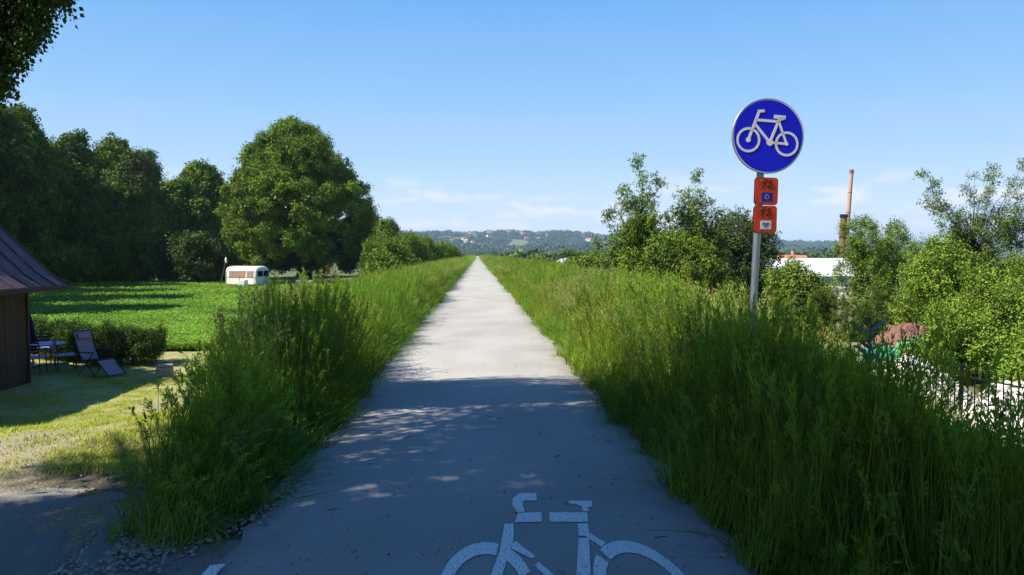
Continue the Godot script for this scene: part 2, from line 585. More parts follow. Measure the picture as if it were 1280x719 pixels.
# ---------------------------------------------------------------- painted bicycle on the path
func flat_piece(poly: Array, parent: Node, called: String) -> void:
	var g := Geo.new()
	var p2 := PackedVector2Array()
	for p in poly: p2.append(Vector2(p[0], p[1]))
	var id := Geometry2D.triangulate_polygon(p2)
	for i in range(0, id.size(), 3):
		var q := []
		for j in 3:
			var w: Vector2 = p2[id[i + j]]
			# lies on the cambered path
			var t := (w.x + 1.38) / 2.8
			q.append(Vector3(w.x, 0.018 * (1.0 - pow(2.0 * t - 1.0, 2.0)) + 0.0045, -w.y))
		g.flat(q[0], q[1], q[2], Vector3.UP)
	build(g, called, M.paint, parent)

func arc_band(cx: float, cd: float, rx: float, rd: float, tx: float, td: float, a0: float, a1: float) -> Array:
	var out := []
	for i in 15:
		var a := deg_to_rad(lerpf(a0, a1, i / 14.0))
		out.append([cx + rx * cos(a), cd + rd * sin(a)])
	for i in 15:
		var a := deg_to_rad(lerpf(a1, a0, i / 14.0))
		out.append([cx + (rx - tx) * cos(a), cd + (rd - td) * sin(a)])
	return out

func road_marking() -> void:
	var t := Node3D.new()
	t.name = "bicycle_marking"
	add_child(t)
	tag(t, "white bicycle symbol painted on the path in the foreground", "", "", "structure")
	# wheels, in stencilled arcs
	for w in [[0.04, [[20, 66], [72, 172], [178, 262], [268, 374]]], [0.795, [[8, 128], [136, 172], [178, 262], [268, 362]]]]:
		for s in w[1]:
			flat_piece(arc_band(w[0], 3.42, 0.235, 0.6, 0.06, 0.165, s[0], s[1]), t, "wheel_arc")
	# handlebar and head
	flat_piece([[0.24, 4.49], [0.215, 4.62], [0.225, 4.74], [0.255, 4.82], [0.29, 4.855], [0.385, 4.845], [0.378, 4.70], [0.30, 4.70], [0.282, 4.66], [0.285, 4.49]], t, "handlebar")
	flat_piece([[0.243, 4.475], [0.388, 4.48], [0.378, 4.32], [0.215, 4.315]], t, "top_tube")
	flat_piece([[0.155, 4.29], [0.208, 4.295], [0.197, 4.06], [0.165, 3.86], [0.10, 3.5], [0.03, 3.4], [0.055, 3.56], [0.115, 3.9]], t, "fork")
	flat_piece([[0.205, 4.03], [0.30, 3.815], [0.278, 3.785], [0.178, 3.925], [0.19, 4.0]], t, "down_tube")
	flat_piece([[0.31, 3.745], [0.47, 3.36], [0.43, 3.33], [0.285, 3.70]], t, "down_tube")
	# saddle, seat tube, stays
	flat_piece([[0.575, 4.695], [0.73, 4.685], [0.718, 4.57], [0.688, 4.575], [0.683, 4.49], [0.645, 4.49], [0.65, 4.58], [0.618, 4.625], [0.578, 4.64]], t, "saddle")
	flat_piece([[0.436, 4.478], [0.668, 4.472], [0.652, 4.31], [0.425, 4.318]], t, "top_tube")
	flat_piece([[0.585, 4.285], [0.645, 4.285], [0.632, 4.14], [0.70, 3.99], [0.665, 3.93], [0.60, 4.09], [0.565, 4.09]], t, "seat_stay")
	flat_piece([[0.56, 4.06], [0.618, 4.06], [0.56, 3.62], [0.50, 3.36], [0.445, 3.36], [0.49, 3.62]], t, "seat_tube")
	flat_piece([[0.54, 3.44], [0.80, 3.46], [0.80, 3.38], [0.54, 3.36]], t, "chain_stay")
	var e := Node3D.new()
	e.name = "edge_marking"
	add_child(e)
	tag(e, "short white painted dash at the path edge by the gravel", "", "", "structure")
	flat_piece([[-1.30, 3.835], [-1.315, 3.55], [-1.385, 3.55], [-1.375, 3.82]], e, "dash")

# ---------------------------------------------------------------- the sign
func sign_tube(g: Geo, a: Vector2, b: Vector2, w: float) -> void:
	var d := (b - a).normalized() * w * 0.5
	var s := Vector2(-d.y, d.x)
	g.prism(Vector3.ZERO, PackedVector2Array([a - d * 0.3 + s, b + d * 0.3 + s, b + d * 0.3 - s, a - d * 0.3 - s]), 0.0016)

func sign_ring(g: Geo, c: Vector2, r: float, w: float) -> void:
	for i in 28:
		var a := TAU * i / 28.0
		var b := TAU * (i + 1) / 28.0
		var p := PackedVector2Array([c + Vector2(cos(a), sin(a)) * r, c + Vector2(cos(b), sin(b)) * r, c + Vector2(cos(b), sin(b)) * (r - w), c + Vector2(cos(a), sin(a)) * (r - w)])
		g.quad(Vector3(p[0].x, p[0].y, 0.0008), Vector3(p[1].x, p[1].y, 0.0008), Vector3(p[2].x, p[2].y, 0.0008), Vector3(p[3].x, p[3].y, 0.0008), Vector3(0, 0, 1))

func bike_picture(k: float, wt: float) -> Geo:
	var g := Geo.new()
	var P := func(x: float, y: float) -> Vector2: return Vector2(x, y) * k
	sign_ring(g, P.call(-0.56, -0.13), 0.34 * k, 0.068 * k * wt)
	sign_ring(g, P.call(0.53, -0.19), 0.34 * k, 0.068 * k * wt)
	var w := 0.075 * k * wt
	sign_tube(g, P.call(-0.56, -0.13), P.call(-0.30, 0.62), w)
	sign_tube(g, P.call(-0.315, 0.655), P.call(-0.15, 0.67), w)
	sign_tube(g, P.call(-0.36, 0.42), P.call(0.28, 0.40), w * 0.95)
	sign_tube(g, P.call(-0.39, 0.30), P.call(0.05, -0.17), w)
	sign_tube(g, P.call(0.05, -0.17), P.call(0.30, 0.50), w)
	sign_tube(g, P.call(0.28, 0.40), P.call(0.53, -0.19), w * 0.85)
	sign_tube(g, P.call(0.05, -0.17), P.call(0.53, -0.19), w * 0.85)
	sign_tube(g, P.call(0.15, 0.53), P.call(0.45, 0.52), w * 1.35)
	sign_tube(g, P.call(0.30, 0.45), P.call(0.42, 0.50), w * 0.9)
	for h in [[-0.56, -0.13, 0.07], [0.05, -0.17, 0.095], [0.53, -0.19, 0.05]]:
		var pts := PackedVector2Array()
		for i in 14: pts.append(P.call(h[0], h[1]) + Vector2(cos(TAU * i / 14), sin(TAU * i / 14)) * h[2] * k)
		g.prism(Vector3(0, 0, 0.0006), pts, 0.0016)
	return g

func round_rect(w: float, h: float, r: float) -> PackedVector2Array:
	var p := PackedVector2Array()
	for q in [[1, 1, 0], [-1, 1, 90], [-1, -1, 180], [1, -1, 270]]:
		for i in 6:
			var a := deg_to_rad(q[2] + 18.0 * i)
			p.append(Vector2(q[0] * (w * 0.5 - r) + r * cos(a), q[1] * (h * 0.5 - r) + r * sin(a)))
	return p

func road_sign() -> void:
	var t := thing("bicycle_sign", "round blue bicycle sign with two orange route plates on a grey post", "road sign", Vector3(2.21, hgt(2.21, -6.0) - 0.1, -6.0))
	var base := t.position
	var g := Geo.new()
	var top := Vector3(2.335, 2.72, -6.03)
	g.tube([Vector3.ZERO, (top - base)], [0.03, 0.03], 18)
	build(g, "post", M.zinc, t)
	g = Geo.new()
	g.lathe(top - base, [Vector2(0.033, -0.02), Vector2(0.033, 0.008), Vector2(0.02, 0.016), Vector2(0.0, 0.018)], 14)
	build(g, "post_cap", M.rubber, t)
	# round plate: dished rim, blue face, white edge line, bicycle
	var tilt := Basis(Vector3(0, 0, 1), deg_to_rad(-2.0)) * Basis(Vector3(0, 1, 0), deg_to_rad(3.0))
	var disc := Node3D.new()
	disc.name = "round_plate"
	t.add_child(disc)
	disc.position = Vector3(2.352, 2.557, -5.965) - base
	disc.basis = tilt
	var lay := Basis(Vector3(1, 0, 0), PI * 0.5)
	g = Geo.new()
	g.lathe(Vector3(0, 0, -0.022), [Vector2(0.0, 0.0), Vector2(0.29, 0.0), Vector2(0.301, 0.002), Vector2(0.303, 0.010), Vector2(0.303, 0.020), Vector2(0.301, 0.022), Vector2(0.297, 0.022)], 72, lay)
	build(g, "rim", M.sign_back, disc)
	g = Geo.new()
	g.lathe(Vector3(0, 0, -0.001), [Vector2(0.2975, 0.0), Vector2(0.289, 0.0)], 72, lay)
	build(g, "white_border", M.sign_white, disc)
	g = Geo.new()
	g.lathe(Vector3(0, 0, 0.0), [Vector2(0.289, 0.0), Vector2(0.0, 0.0)], 72, lay)
	build(g, "blue_face", M.sign_blue, disc)
	var o := build(bike_picture(0.297, 1.0), "bicycle_symbol", M.sign_white, disc)
	o.position = Vector3(0, 0, 0.002)
	for y in [-0.12, 0.12]:
		g = Geo.new()
		g.box(Vector3(-0.02, y, -0.04), Vector3(0.22, 0.035, 0.018), Basis.IDENTITY, 0.003)
		build(g, "clamp", M.zinc, disc)
	# two orange cycle route plates
	for k in 2:
		var p := Node3D.new()
		p.name = "route_plate"
		t.add_child(p, true)
		p.position = Vector3(2.342 - 0.006 * k, 2.112 - 0.228 * k, -5.97) - base
		p.basis = Basis(Vector3(0, 0, 1), deg_to_rad(-1.4 + 0.6 * k)) * Basis(Vector3(0, 1, 0), deg_to_rad(4.0))
		g = Geo.new()
		g.prism(Vector3.ZERO, round_rect(0.198, 0.222, 0.028), 0.014)
		build(g, "backing", M.sign_black, p)
		g = Geo.new()
		g.prism(Vector3(0, 0, 0.008), round_rect(0.19, 0.214, 0.026), 0.004)
		build(g, "orange_face", M.sign_orange, p)
		o = build(bike_picture(0.078, 0.5), "bicycle_pictogram", M.sign_black, p)
		o.position = Vector3(0.008, 0.048, 0.0115)
		g = Geo.new()
		g.prism(Vector3(0.005, -0.045, 0.0105), round_rect(0.092, 0.07, 0.004), 0.002)
		build(g, "blue_label" if k == 0 else "white_label", M.label_blue if k == 0 else M.sign_white, p)
		if k == 0:
			g = Geo.new()
			for i in 12:
				var a := TAU * i / 12.0
				g.box(Vector3(0.005 + 0.0 + 0.016 * cos(a), -0.045 + 0.016 * sin(a), 0.012), Vector3(0.005, 0.005, 0.0012), Basis(Vector3(0, 0, 1), a))
			build(g, "star_ring", M.label_star, p)
		else:
			for i in 3:
				g = Geo.new()
				if i == 0:
					g.prism(Vector3(0.005, -0.034, 0.012), PackedVector2Array([Vector2(-0.034, -0.006), Vector2(-0.02, 0.008), Vector2(0.0, 0.002), Vector2(0.018, 0.009), Vector2(0.036, -0.004), Vector2(0.01, -0.008)]), 0.0012)
				else:
					g.box(Vector3(0.005, -0.048 - 0.014 * (i - 1), 0.012), Vector3(0.06 - 0.014 * i, 0.006, 0.0012))
				build(g, "print_mark", M.label_text, p)
		for s in [-1, 1]:
			g = Geo.new()
			g.lathe(Vector3(-0.045, 0.085 * s, 0.0098), [Vector2(0.006, 0.0), Vector2(0.005, 0.003), Vector2(0.0, 0.004)], 8, lay)
			build(g, "bolt", M.zinc, p)

# ---------------------------------------------------------------- plants
func leaf_cluster(count: int, ln: float, flatness: float, seed_: int, twigs := 5) -> ArrayMesh:
	rng.seed = seed_
	var g := Geo.new()
	var tips := []
	for k in twigs:
		var dd := (rdir() + Vector3(0, 0.5, 0)).normalized()
		dd.y *= flatness
		tips.append(dd * rf(0.7, 1.0) * 0.55)
	g.col = Color(0.45, 0.4, 0.35)
	for tip in tips:
		g.tube([Vector3(0, -0.15, 0), tip * 0.5, tip], [0.012, 0.008, 0.003], 3, false)
	for i in count:
		var tip: Vector3 = tips[i % twigs]
		var p: Vector3 = tip * rf(0.35, 1.05) + rdir() * 0.16 * Vector3(1, flatness, 1)
		var dd: Vector3 = (tip.normalized() * 0.6 + rdir() + Vector3(0, -0.15, 0)).normalized()
		var up: Vector3 = (Vector3.UP * 0.9 + tip.normalized() * 0.5 + rdir() * 0.75).normalized()
		var s := rf(0.75, 1.25)
		g.col = Color(s * rf(0.88, 1.12), s, s * rf(0.8, 1.15))
		var l := ln * rf(0.7, 1.25)
		g.leaf(p, dd, up, l, l * rf(0.55, 0.72))
	return g.done()

func hanging_strand(seed_: int) -> ArrayMesh:
	# a weeping birch twig one metre long with small leaves
	rng.seed = seed_
	var g := Geo.new()
	var pts := []
	var rad := []
	var sway := Vector3(rf(-0.1, 0.1), 0, rf(-0.1, 0.1))
	for i in 6:
		var t := i / 5.0
		pts.append(Vector3(0, -t, 0) + sway * sin(t * 2.4) + Vector3(rf(-0.02, 0.02), 0, rf(-0.02, 0.02)))
		rad.append(lerpf(0.005, 0.0015, t))
	g.col = Color(0.3, 0.25, 0.22)
	g.tube(pts, rad, 3, false)
	for i in 46:
		var t := rf(0.0, 1.0) * 4.99
		var k := int(t)
		var p: Vector3 = pts[k].lerp(pts[k + 1], t - k)
		var dd := (rdir() * Vector3(1, 0.5, 1) + Vector3(0, -0.7, 0)).normalized()
		p += dd * rf(0.0, 0.10)
		var s := rf(0.75, 1.25)
		g.col = Color(s, s * rf(0.95, 1.1), s * rf(0.8, 1.1))
		var l := rf(0.045, 0.072)
		g.leaf(p, dd, rdir(), l, l * 0.8)
	return g.done()

func grass_clump(seed_: int, blades: int, stems: int, lush: float) -> ArrayMesh:
	# about one metre tall before scaling
	rng.seed = seed_
	var g := Geo.new()
	for i in blades:
		var a := rf(0, TAU)
		var b := Vector3(cos(a), 0, sin(a)) * 0.13 * sqrt(rng.randf())
		var s := rf(0.6, 1.35)
		g.col = Color(s * rf(0.85, 1.2), s, s * rf(0.7, 1.3))
		if rng.randf() < 0.09: g.col = Color(2.3, 1.5, 2.6)
		g.blade(b, rf(0, TAU), rf(0.4, 0.97) * lush, rf(0.006, 0.013), rf(0.04, 0.42) if i % 4 else rf(0.4, 0.95), 4)
	for i in stems:
		var a := rf(0, TAU)
		var b := Vector3(cos(a), 0, sin(a)) * 0.13 * sqrt(rng.randf())
		var lean := Vector3(cos(a * 2.3), 0, sin(a * 2.3)) * rf(0.03, 0.16)
		var h := rf(0.85, 1.25)
		var s := rf(0.8, 1.15)
		g.col = Color(1.25 * s, 1.12 * s, 1.0 * s)
		var pts := []
		for k in 5:
			var t := k / 4.0
			pts.append(b + Vector3.UP * h * t * (1.0 - 0.06 * t) + lean * h * t * t)
		g.tube(pts, [0.0026, 0.0024, 0.0021, 0.0017, 0.0011], 3, false)
		# panicle: small spikelets round the top of the stem
		var straw := rf(0.75, 1.3)
		g.col = Color(1.95 * straw, 1.3 * straw, 4.0 * straw)
		var plen := rf(0.12, 0.22)
		var top: Vector3 = pts[4]
		var ax: Vector3 = (pts[4] - pts[3]).normalized()
		for k in 22:
			var t := rng.randf()
			var dd := (ax * 1.5 + rdir() * 0.7).normalized()
			g.leaf(top - ax * plen * t * 0.85 + dd * 0.012, dd, rdir(), rf(0.02, 0.046), rf(0.006, 0.011))
	return g.done()

func seed_stems(seed_: int) -> ArrayMesh:
	# a loose stand of grass stems in flower, straw-coloured feathery heads
	rng.seed = seed_
	var g := Geo.new()
	for i in 13:
		var a := rf(0, TAU)
		var b := Vector3(cos(a), 0, sin(a)) * 0.2 * sqrt(rng.randf())
		var lean := Vector3(cos(a * 3.1), 0, sin(a * 3.1)) * rf(0.03, 0.2) + Vector3(0.06, 0, 0)
		var h := rf(0.82, 1.18)
		var s := rf(0.75, 1.1)
		g.col = Color(0.72 * s, 0.78 * s, 0.5 * s)
		var pts := []
		for k in 5:
			var t := k / 4.0
			pts.append(b + Vector3.UP * h * t * (1.0 - 0.05 * t) + lean * h * t * t)
		g.tube(pts, [0.0024, 0.0022, 0.002, 0.0016, 0.001], 3, false)
		var top: Vector3 = pts[4]
		var ax: Vector3 = (pts[4] - pts[3]).normalized()
		var ln := rf(0.14, 0.26)
		s = rf(0.75, 1.25)
		for k in 34:
			var t := rng.randf()
			var w := 0.035 * sin(PI * clampf(t + 0.12, 0.0, 1.0)) + 0.004
			var o := rdir() * w
			var dd := (ax * 1.1 + o.normalized() * 0.8).normalized()
			g.col = Color(s * rf(0.85, 1.15), s * rf(0.85, 1.1), s * rf(0.75, 1.15))
			g.leaf(top - ax * ln * t + o, dd, rdir(), rf(0.014, 0.034), rf(0.005, 0.010))
	return g.done()

func short_tuft(seed_: int) -> ArrayMesh:
	rng.seed = seed_
	var g := Geo.new()
	for i in 26:
		var a := rf(0, TAU)
		var b := Vector3(cos(a), 0, sin(a)) * 0.11 * sqrt(rng.randf())
		var s := rf(0.7, 1.2)
		g.col = Color(s * rf(0.85, 1.2), s, s * rf(0.7, 1.2))
		g.blade(b, rf(0, TAU), rf(0.02, 0.06), rf(0.004, 0.007), rf(0.2, 0.9), 2)
	return g.done()

func low_crop(seed_: int) -> ArrayMesh:
	# ankle-high broad-leaved crop plant
	rng.seed = seed_
	var g := Geo.new()
	for i in 34:
		var a := rf(0, TAU)
		var dd := Vector3(cos(a), rf(0.05, 0.7), sin(a)).normalized()
		var s := rf(0.7, 1.25)
		g.col = Color(s * rf(0.85, 1.15), s, s * rf(0.7, 1.2))
		g.leaf(Vector3(0, rf(0.04, 0.17), 0) + dd * rf(0.02, 0.2), dd, Vector3.UP + rdir() * 0.5, rf(0.05, 0.11), rf(0.04, 0.07))
	return g.done()

func weed(seed_: int) -> ArrayMesh:
	# upright stem with paired toothed leaves, one metre tall
	rng.seed = seed_
	var g := Geo.new()
	g.col = Color(0.9, 0.9, 0.8)
	g.tube([Vector3.ZERO, Vector3(0.02, 0.5, 0.01), Vector3(0.05, 1.0, -0.02)], [0.005, 0.004, 0.002], 4, false)
	for k in 13:
		var t := 0.12 + 0.86 * k / 12.0
		for s in [0.0, PI]:
			var a: float = k * 1.6 + s + rf(-0.3, 0.3)
			var dd := Vector3(cos(a), rf(-0.25, 0.45), sin(a)).normalized()
			var q := rf(0.75, 1.2)
			g.col = Color(q * rf(0.85, 1.1), q, q * rf(0.8, 1.1))
			g.leaf(Vector3(0.05 * t, t, -0.02 * t), dd, Vector3.UP, lerpf(0.17, 0.06, t) * rf(0.8, 1.2), lerpf(0.085, 0.03, t))
	return g.done()

func pebble(seed_: int) -> ArrayMesh:
	rng.seed = seed_
	var g := Geo.new()
	var ring := []
	for j in 2:
		var r := []
		for i in 6:
			var a := TAU * (i + 0.5 * j) / 6.0
			r.append(Vector3(cos(a) * rf(0.38, 0.55), -0.12 + 0.3 * j + rf(-0.06, 0.06), sin(a) * rf(0.38, 0.55)))
		ring.append(r)
	var top := Vector3(rf(-0.1, 0.1), 0.36, rf(-0.1, 0.1))
	var bot := Vector3(0, -0.3, 0)
	for i in 6:
		var k := (i + 1) % 6
		var mid: Vector3 = ring[0][i] + ring[1][i]
		g.flat(ring[0][i], ring[0][k], ring[1][i], mid)
		g.flat(ring[1][i], ring[0][k], ring[1][k], mid)
		g.flat(ring[1][i], ring[1][k], top, Vector3.UP)
		g.flat(ring[0][i], ring[0][k], bot, Vector3.DOWN)
	return g.done()

var CL := {}

func upright(p: Vector3, turn: float, s: Vector3, lean := Vector3.ZERO) -> Transform3D:
	var y := (Vector3.UP + lean).normalized()
	var x := y.cross(Vector3(sin(turn), 0, cos(turn))).normalized()
	var z := x.cross(y)
	return Transform3D(Basis(x * s.x, y * s.y, z * s.z), p)

func facing(p: Vector3, up: Vector3, s: float) -> Transform3D:
	var y := up.normalized()
	var r := rdir()
	if absf(r.dot(y)) > 0.95: r = Vector3(0.3, 0.2, 0.93)
	var x := y.cross(r).normalized()
	return Transform3D(Basis(x * s, y * s, x.cross(y) * s), p)

# lobes: [centre, radii]; leaf clusters fill the outer layers of every lobe
func crown_places(lobes: Array, per_m2: float, size: float, tint: Color, gap := -0.25, inner := 0.55) -> Array:
	var pl := []
	var ti := []
	for lb in lobes:
		var c: Vector3 = lb[0]
		var r: Vector3 = lb[1]
		var area := 4.0 * PI * pow((pow(r.x * r.y, 1.6) + pow(r.x * r.z, 1.6) + pow(r.y * r.z, 1.6)) / 3.0, 1.0 / 1.6)
		var n := int(area * per_m2) + 3
		var lobe_s := rf(0.82, 1.18)
		for i in n:
			var dd := rdir()
			var k := sqrt(rf(inner * inner, 1.12))
			var p := c + dd * r * k
			var inside := false
			for o in lobes:
				if o == lb: continue
				var q: Vector3 = (p - o[0]) / o[1]
				if q.length_squared() < 0.3:
					inside = true
					break
			if inside: continue
			if gapn.get_noise_3d(p.x / size, p.y / size, p.z / size) < gap: continue
			pl.append(facing(p, dd * 0.9 + Vector3.UP * 0.45 + rdir() * 0.5, size * (rf(0.5, 0.85) if i % 3 == 0 else rf(0.75, 1.3))))
			ti.append(shade_of(tint, lobe_s * rf(0.72, 1.28), rf(-0.1, 0.12)))
	return [pl, ti]

func trunk_mesh(h: float, r: float, targets: Array, lean: Vector3, sides := 9) -> Geo:
	var g := Geo.new()
	var pts := []
	var rad := []
	var w1 := rf(0, TAU)
	for i in 9:
		var t := i / 8.0
		pts.append(Vector3(sin(t * 5.0 + w1) * 0.05 * h * 0.25, h * t, cos(t * 4.0 + w1) * 0.04 * h * 0.25) * Vector3(t, 1, t) + lean * t * t * h)
		rad.append(r * (1.0 - 0.82 * t) * (1.0 + 0.45 * pow(1.0 - t, 8.0)))
	g.tube(pts, rad, sides)
	for tg in targets:
		var tt: Vector3 = tg
		var y := clampf(tt.y - 0.55 * Vector2(tt.x, tt.z).length(), h * 0.16, h * 0.9)
		var k := y / h * 8.0
		var i := mini(int(k), 7)
		var a: Vector3 = pts[i].lerp(pts[i + 1], k - i)
		var r0: float = lerpf(rad[i], rad[i + 1], k - i) * 0.55
		var m := a.lerp(tt, 0.5) + Vector3(0, 0.07 * a.distance_to(tt), 0) + rdir() * 0.05 * a.distance_to(tt)
		g.tube([a, a.lerp(m, 0.5) + rdir() * 0.02 * h, m, tt], [r0, r0 * 0.75, r0 * 0.5, r0 * 0.15], 6, false)
	return g

func tree(called: String, label: String, category: String, group: String, at: Vector3, lobes: Array, h: float, r: float, cluster: Mesh, per_m2: float, size: float, tint: Color, lm: Material, bm: Material, gap := -0.25, inner := 0.55, lean := Vector3.ZERO) -> Node3D:
	var t := thing(called, label, category, at, 0.0, group)
	var tg := []
	for lb in lobes: tg.append(lb[0])
	build(trunk_mesh(h, r, tg, lean), "trunk", bm, t)
	var cp := crown_places(lobes, per_m2, size, tint, gap, inner)
	many(cluster, cp[0], cp[1], "crown", lm, t)
	return t

# lobes scattered through an egg-shaped outline: half-width as a function of height
func outline_lobes(y0: float, y1: float, prof: Array, count: int, lr: float, seed_: int, squash := 0.8) -> Array:
	rng.seed = seed_
	var out := []
	for i in count:
		var t := (i + 0.5) / count
		# even in surface: take heights by the profile's width
		var f := pow(t, 0.85)
		var k := f * (prof.size() - 1)
		var j := mini(int(k), prof.size() - 2)
		var w: float = lerpf(prof[j], prof[j + 1], k - j)
		var a := i * 2.39996 + rf(-0.4, 0.4)
		var rr := lr * rf(0.72, 1.3)
		var q := maxf(w * rf(0.85, 1.14) - rr * 0.7, 0.0) * sqrt(rf(0.45, 1.0))
		out.append([Vector3(cos(a) * q, lerpf(y0, y1, f), sin(a) * q), Vector3(rr, rr * squash, rr)])
		if i % 3 != 1:
			# a spray that sticks out of the outline
			var b := a + rf(-0.9, 0.9)
			var w2 := w * rf(0.9, 1.12)
			var r2 := rr * rf(0.28, 0.46)
			out.append([Vector3(cos(b) * w2, lerpf(y0, y1, f) + rf(-0.4, 0.9) * lr, sin(b) * w2), Vector3(r2, r2 * 1.25, r2)])
	return out

func clusters() -> void:
	CL.broad = leaf_cluster(46, 0.17, 0.75, 101)
	CL.broad2 = leaf_cluster(46, 0.15, 0.9, 102, 6)
	CL.small = leaf_cluster(60, 0.11, 0.8, 103, 7)
	CL.shrub = leaf_cluster(54, 0.14, 0.9, 104, 6)
	CL.sparse = leaf_cluster(26, 0.13, 1.0, 105, 4)
	CL.strand = hanging_strand(106)
	CL.strand2 = hanging_strand(107)
	CL.needle = leaf_cluster(70, 0.12, 1.2, 108, 8)

const LEAF_MID := Color(0.14, 0.205, 0.028)
const LEAF_SHADED := Color(0.115, 0.18, 0.028)  # deeper leaf tint paints in the shade between the woodland crowns
const LEAF_BRIGHT := Color(0.125, 0.20, 0.022)
const GRASS_C := Color(0.215, 0.32, 0.045)

# ---------------------------------------------------------------- grass and ground cover
func verge_reach(d: float, left: bool) -> float:
	if left:
		return lerpf(lerpf(2.0, 2.9, sm(4.2, 9.0, d)), 5.0, sm(9.0, 26.0, d))
	return lerpf(5.4, 6.2, sm(6.0, 16.0, d))

func tall_grass() -> void:
	var kinds := [grass_clump(201, 34, 4, 0.98), grass_clump(202, 24, 11, 0.86), grass_clump(203, 40, 2, 0.95), grass_clump(204, 16, 17, 0.8)]
	rng.seed = 31
	for left in [true, false]:
		var pl := [[], [], [], []]
		var ti := [[], [], [], []]
		for band in [[-2.0, 8.0, 62.0, 1.0], [8.0, 16.0, 52.0, 1.0], [16.0, 30.0, 34.0, 1.15], [30.0, 60.0, 17.0, 1.5], [60.0, 130.0, 7.0, 2.2], [130.0, 420.0, 2.0, 3.5]]:
			var d0: float = band[0]
			var d1: float = band[1]
			if left: d0 = maxf(d0, 4.15)
			if d1 <= d0: continue
			var wide := 5.2
			for i in int((d1 - d0) * wide * band[2]):
				var d := rf(d0, d1)
				var s := rf(0.0, wide)
				var reach := verge_reach(d, left) - 1.35
				if s > reach: continue
				if not left and s > 3.4 and rng.randf() < 0.5: continue
				var edge := absf(path_edge(d, -1.0 if left else 1.0))
				var x := (edge - 0.03 + s) * (-1.0 if left else 1.0)
				var z := -d
				var pn := patch.get_noise_2d(x * 3.0, z * 1.2)
				if not left and Vector2(x - 2.72, d - 5.0).length() < 0.34: continue
				var hf := lerpf(0.30, 1.12, sm(0.0, 0.75, s + 0.25 * pn))
				if left:
					hf = lerpf(0.26, 1.06, sm(0.0, 0.6, s + 0.25 * pn))
					hf *= lerpf(1.0, 0.62, sm(reach - 0.7, reach, s))
					hf *= lerpf(0.55, 1.0, sm(4.1, 5.2, d))
					if d < 6.0 and rng.randf() < 0.35 * (1.0 - sm(4.2, 5.0, d)): continue
				else:
					hf *= lerpf(1.04, 0.60, maxf(sm(0.9, 2.2, s) * (1.0 - 0.75 * sm(6.0, 13.0, d)), 1.25 * sm(0.45, 1.3, s) * (1.0 - sm(4.8, 6.6, d)))) * lerpf(1.0, 0.68, sm(1.6, 2.6, s) * (1.0 - sm(6.5, 10.0, d)))
				hf *= rf(0.74, 1.16) * (1.0 + 0.22 * pn)
				var k := 0
				var u := rng.randf()
				if s < 0.35: k = 2
				else:
					# stands of straw-headed grass among lusher patches
					var seedy := clampf(0.5 + 1.6 * pn + (0.12 if s > 0.8 else -0.15), 0.08, 0.92)
					if u < seedy * 0.55: k = 3
					elif u < seedy: k = 1
					elif u < seedy + (1.0 - seedy) * 0.5: k = 0
					else: k = 2
				var ww: float = band[3] * rf(0.9, 1.3)
				pl[k].append(upright(Vector3(x, hgt(x, z) - 0.02, z), rf(0, TAU), Vector3(ww, hf, ww), Vector3(rf(-0.1, 0.16) + 0.5 * fine.get_noise_2d(x * 0.9, z * 0.9), 0, rf(-0.12, 0.12) + 0.5 * fine.get_noise_2d(x * 0.9 + 70.0, z * 0.9))))
				ti[k].append(shade_of(GRASS_C, rf(0.7, 1.3), 0.22 * pn + rf(-0.12, 0.14)))
		var kk := 0
		for m in kinds:
			var o := many(m, pl[kk], ti[kk], "tall_grass", M.grass)
			tag(o, ["lush tall grass along the ", "tall seeding grass along the ", "dense leafy grass along the ", "tall straw-topped grass along the "][kk] + ("left" if left else "right") + " verge of the path", "grass", "", "stuff")
			kk += 1

func seed_heads() -> void:
	rng.seed = 33
	var m := seed_stems(206)
	for left in [true, false]:
		var pl := []
		var ti := []
		for band in [[4.5, 10.0, 9.0, 1.0], [10.0, 20.0, 15.0, 1.05], [20.0, 45.0, 9.0, 1.35], [45.0, 110.0, 4.5, 2.0], [110.0, 400.0, 1.3, 3.2]]:
			for i in int((band[1] - band[0]) * 4.6 * band[2]):
				var d := rf(band[0], band[1])
				var s := rf(0.35, 4.6)
				if s > verge_reach(d, left) - 1.5: continue
				var x := (1.4 + s) * (-1.0 if left else 1.0)
				var pn := patch.get_noise_2d(x * 2.0 + 30.0, d * 0.8)
				if pn < -0.16: continue
				var hf := lerpf(0.72, 1.16, sm(0.2, 1.1, s)) * rf(0.85, 1.12)
				if left: hf *= lerpf(0.72, 1.0, sm(4.4, 7.0, d))
				elif d < 8.0: hf *= lerpf(1.0, 0.6, sm(0.6, 1.6, s) * (1.0 - sm(5.4, 7.6, d)))
				var ww: float = band[3] * rf(0.9, 1.2)
				pl.append(upright(Vector3(x, hgt(x, -d) - 0.02, -d), rf(0, TAU), Vector3(ww, hf, ww), Vector3(rf(-0.04, 0.12), 0, rf(-0.08, 0.08))))
				ti.append(shade_of(Color(0.42, 0.42, 0.17), rf(0.75, 1.2), rf(-0.06, 0.1)))
		tag(many(m, pl, ti, "seeding_grass", M.grass), "straw-coloured feathery seed heads above the %s verge grass" % ("left" if left else "right"), "grass", "", "stuff")

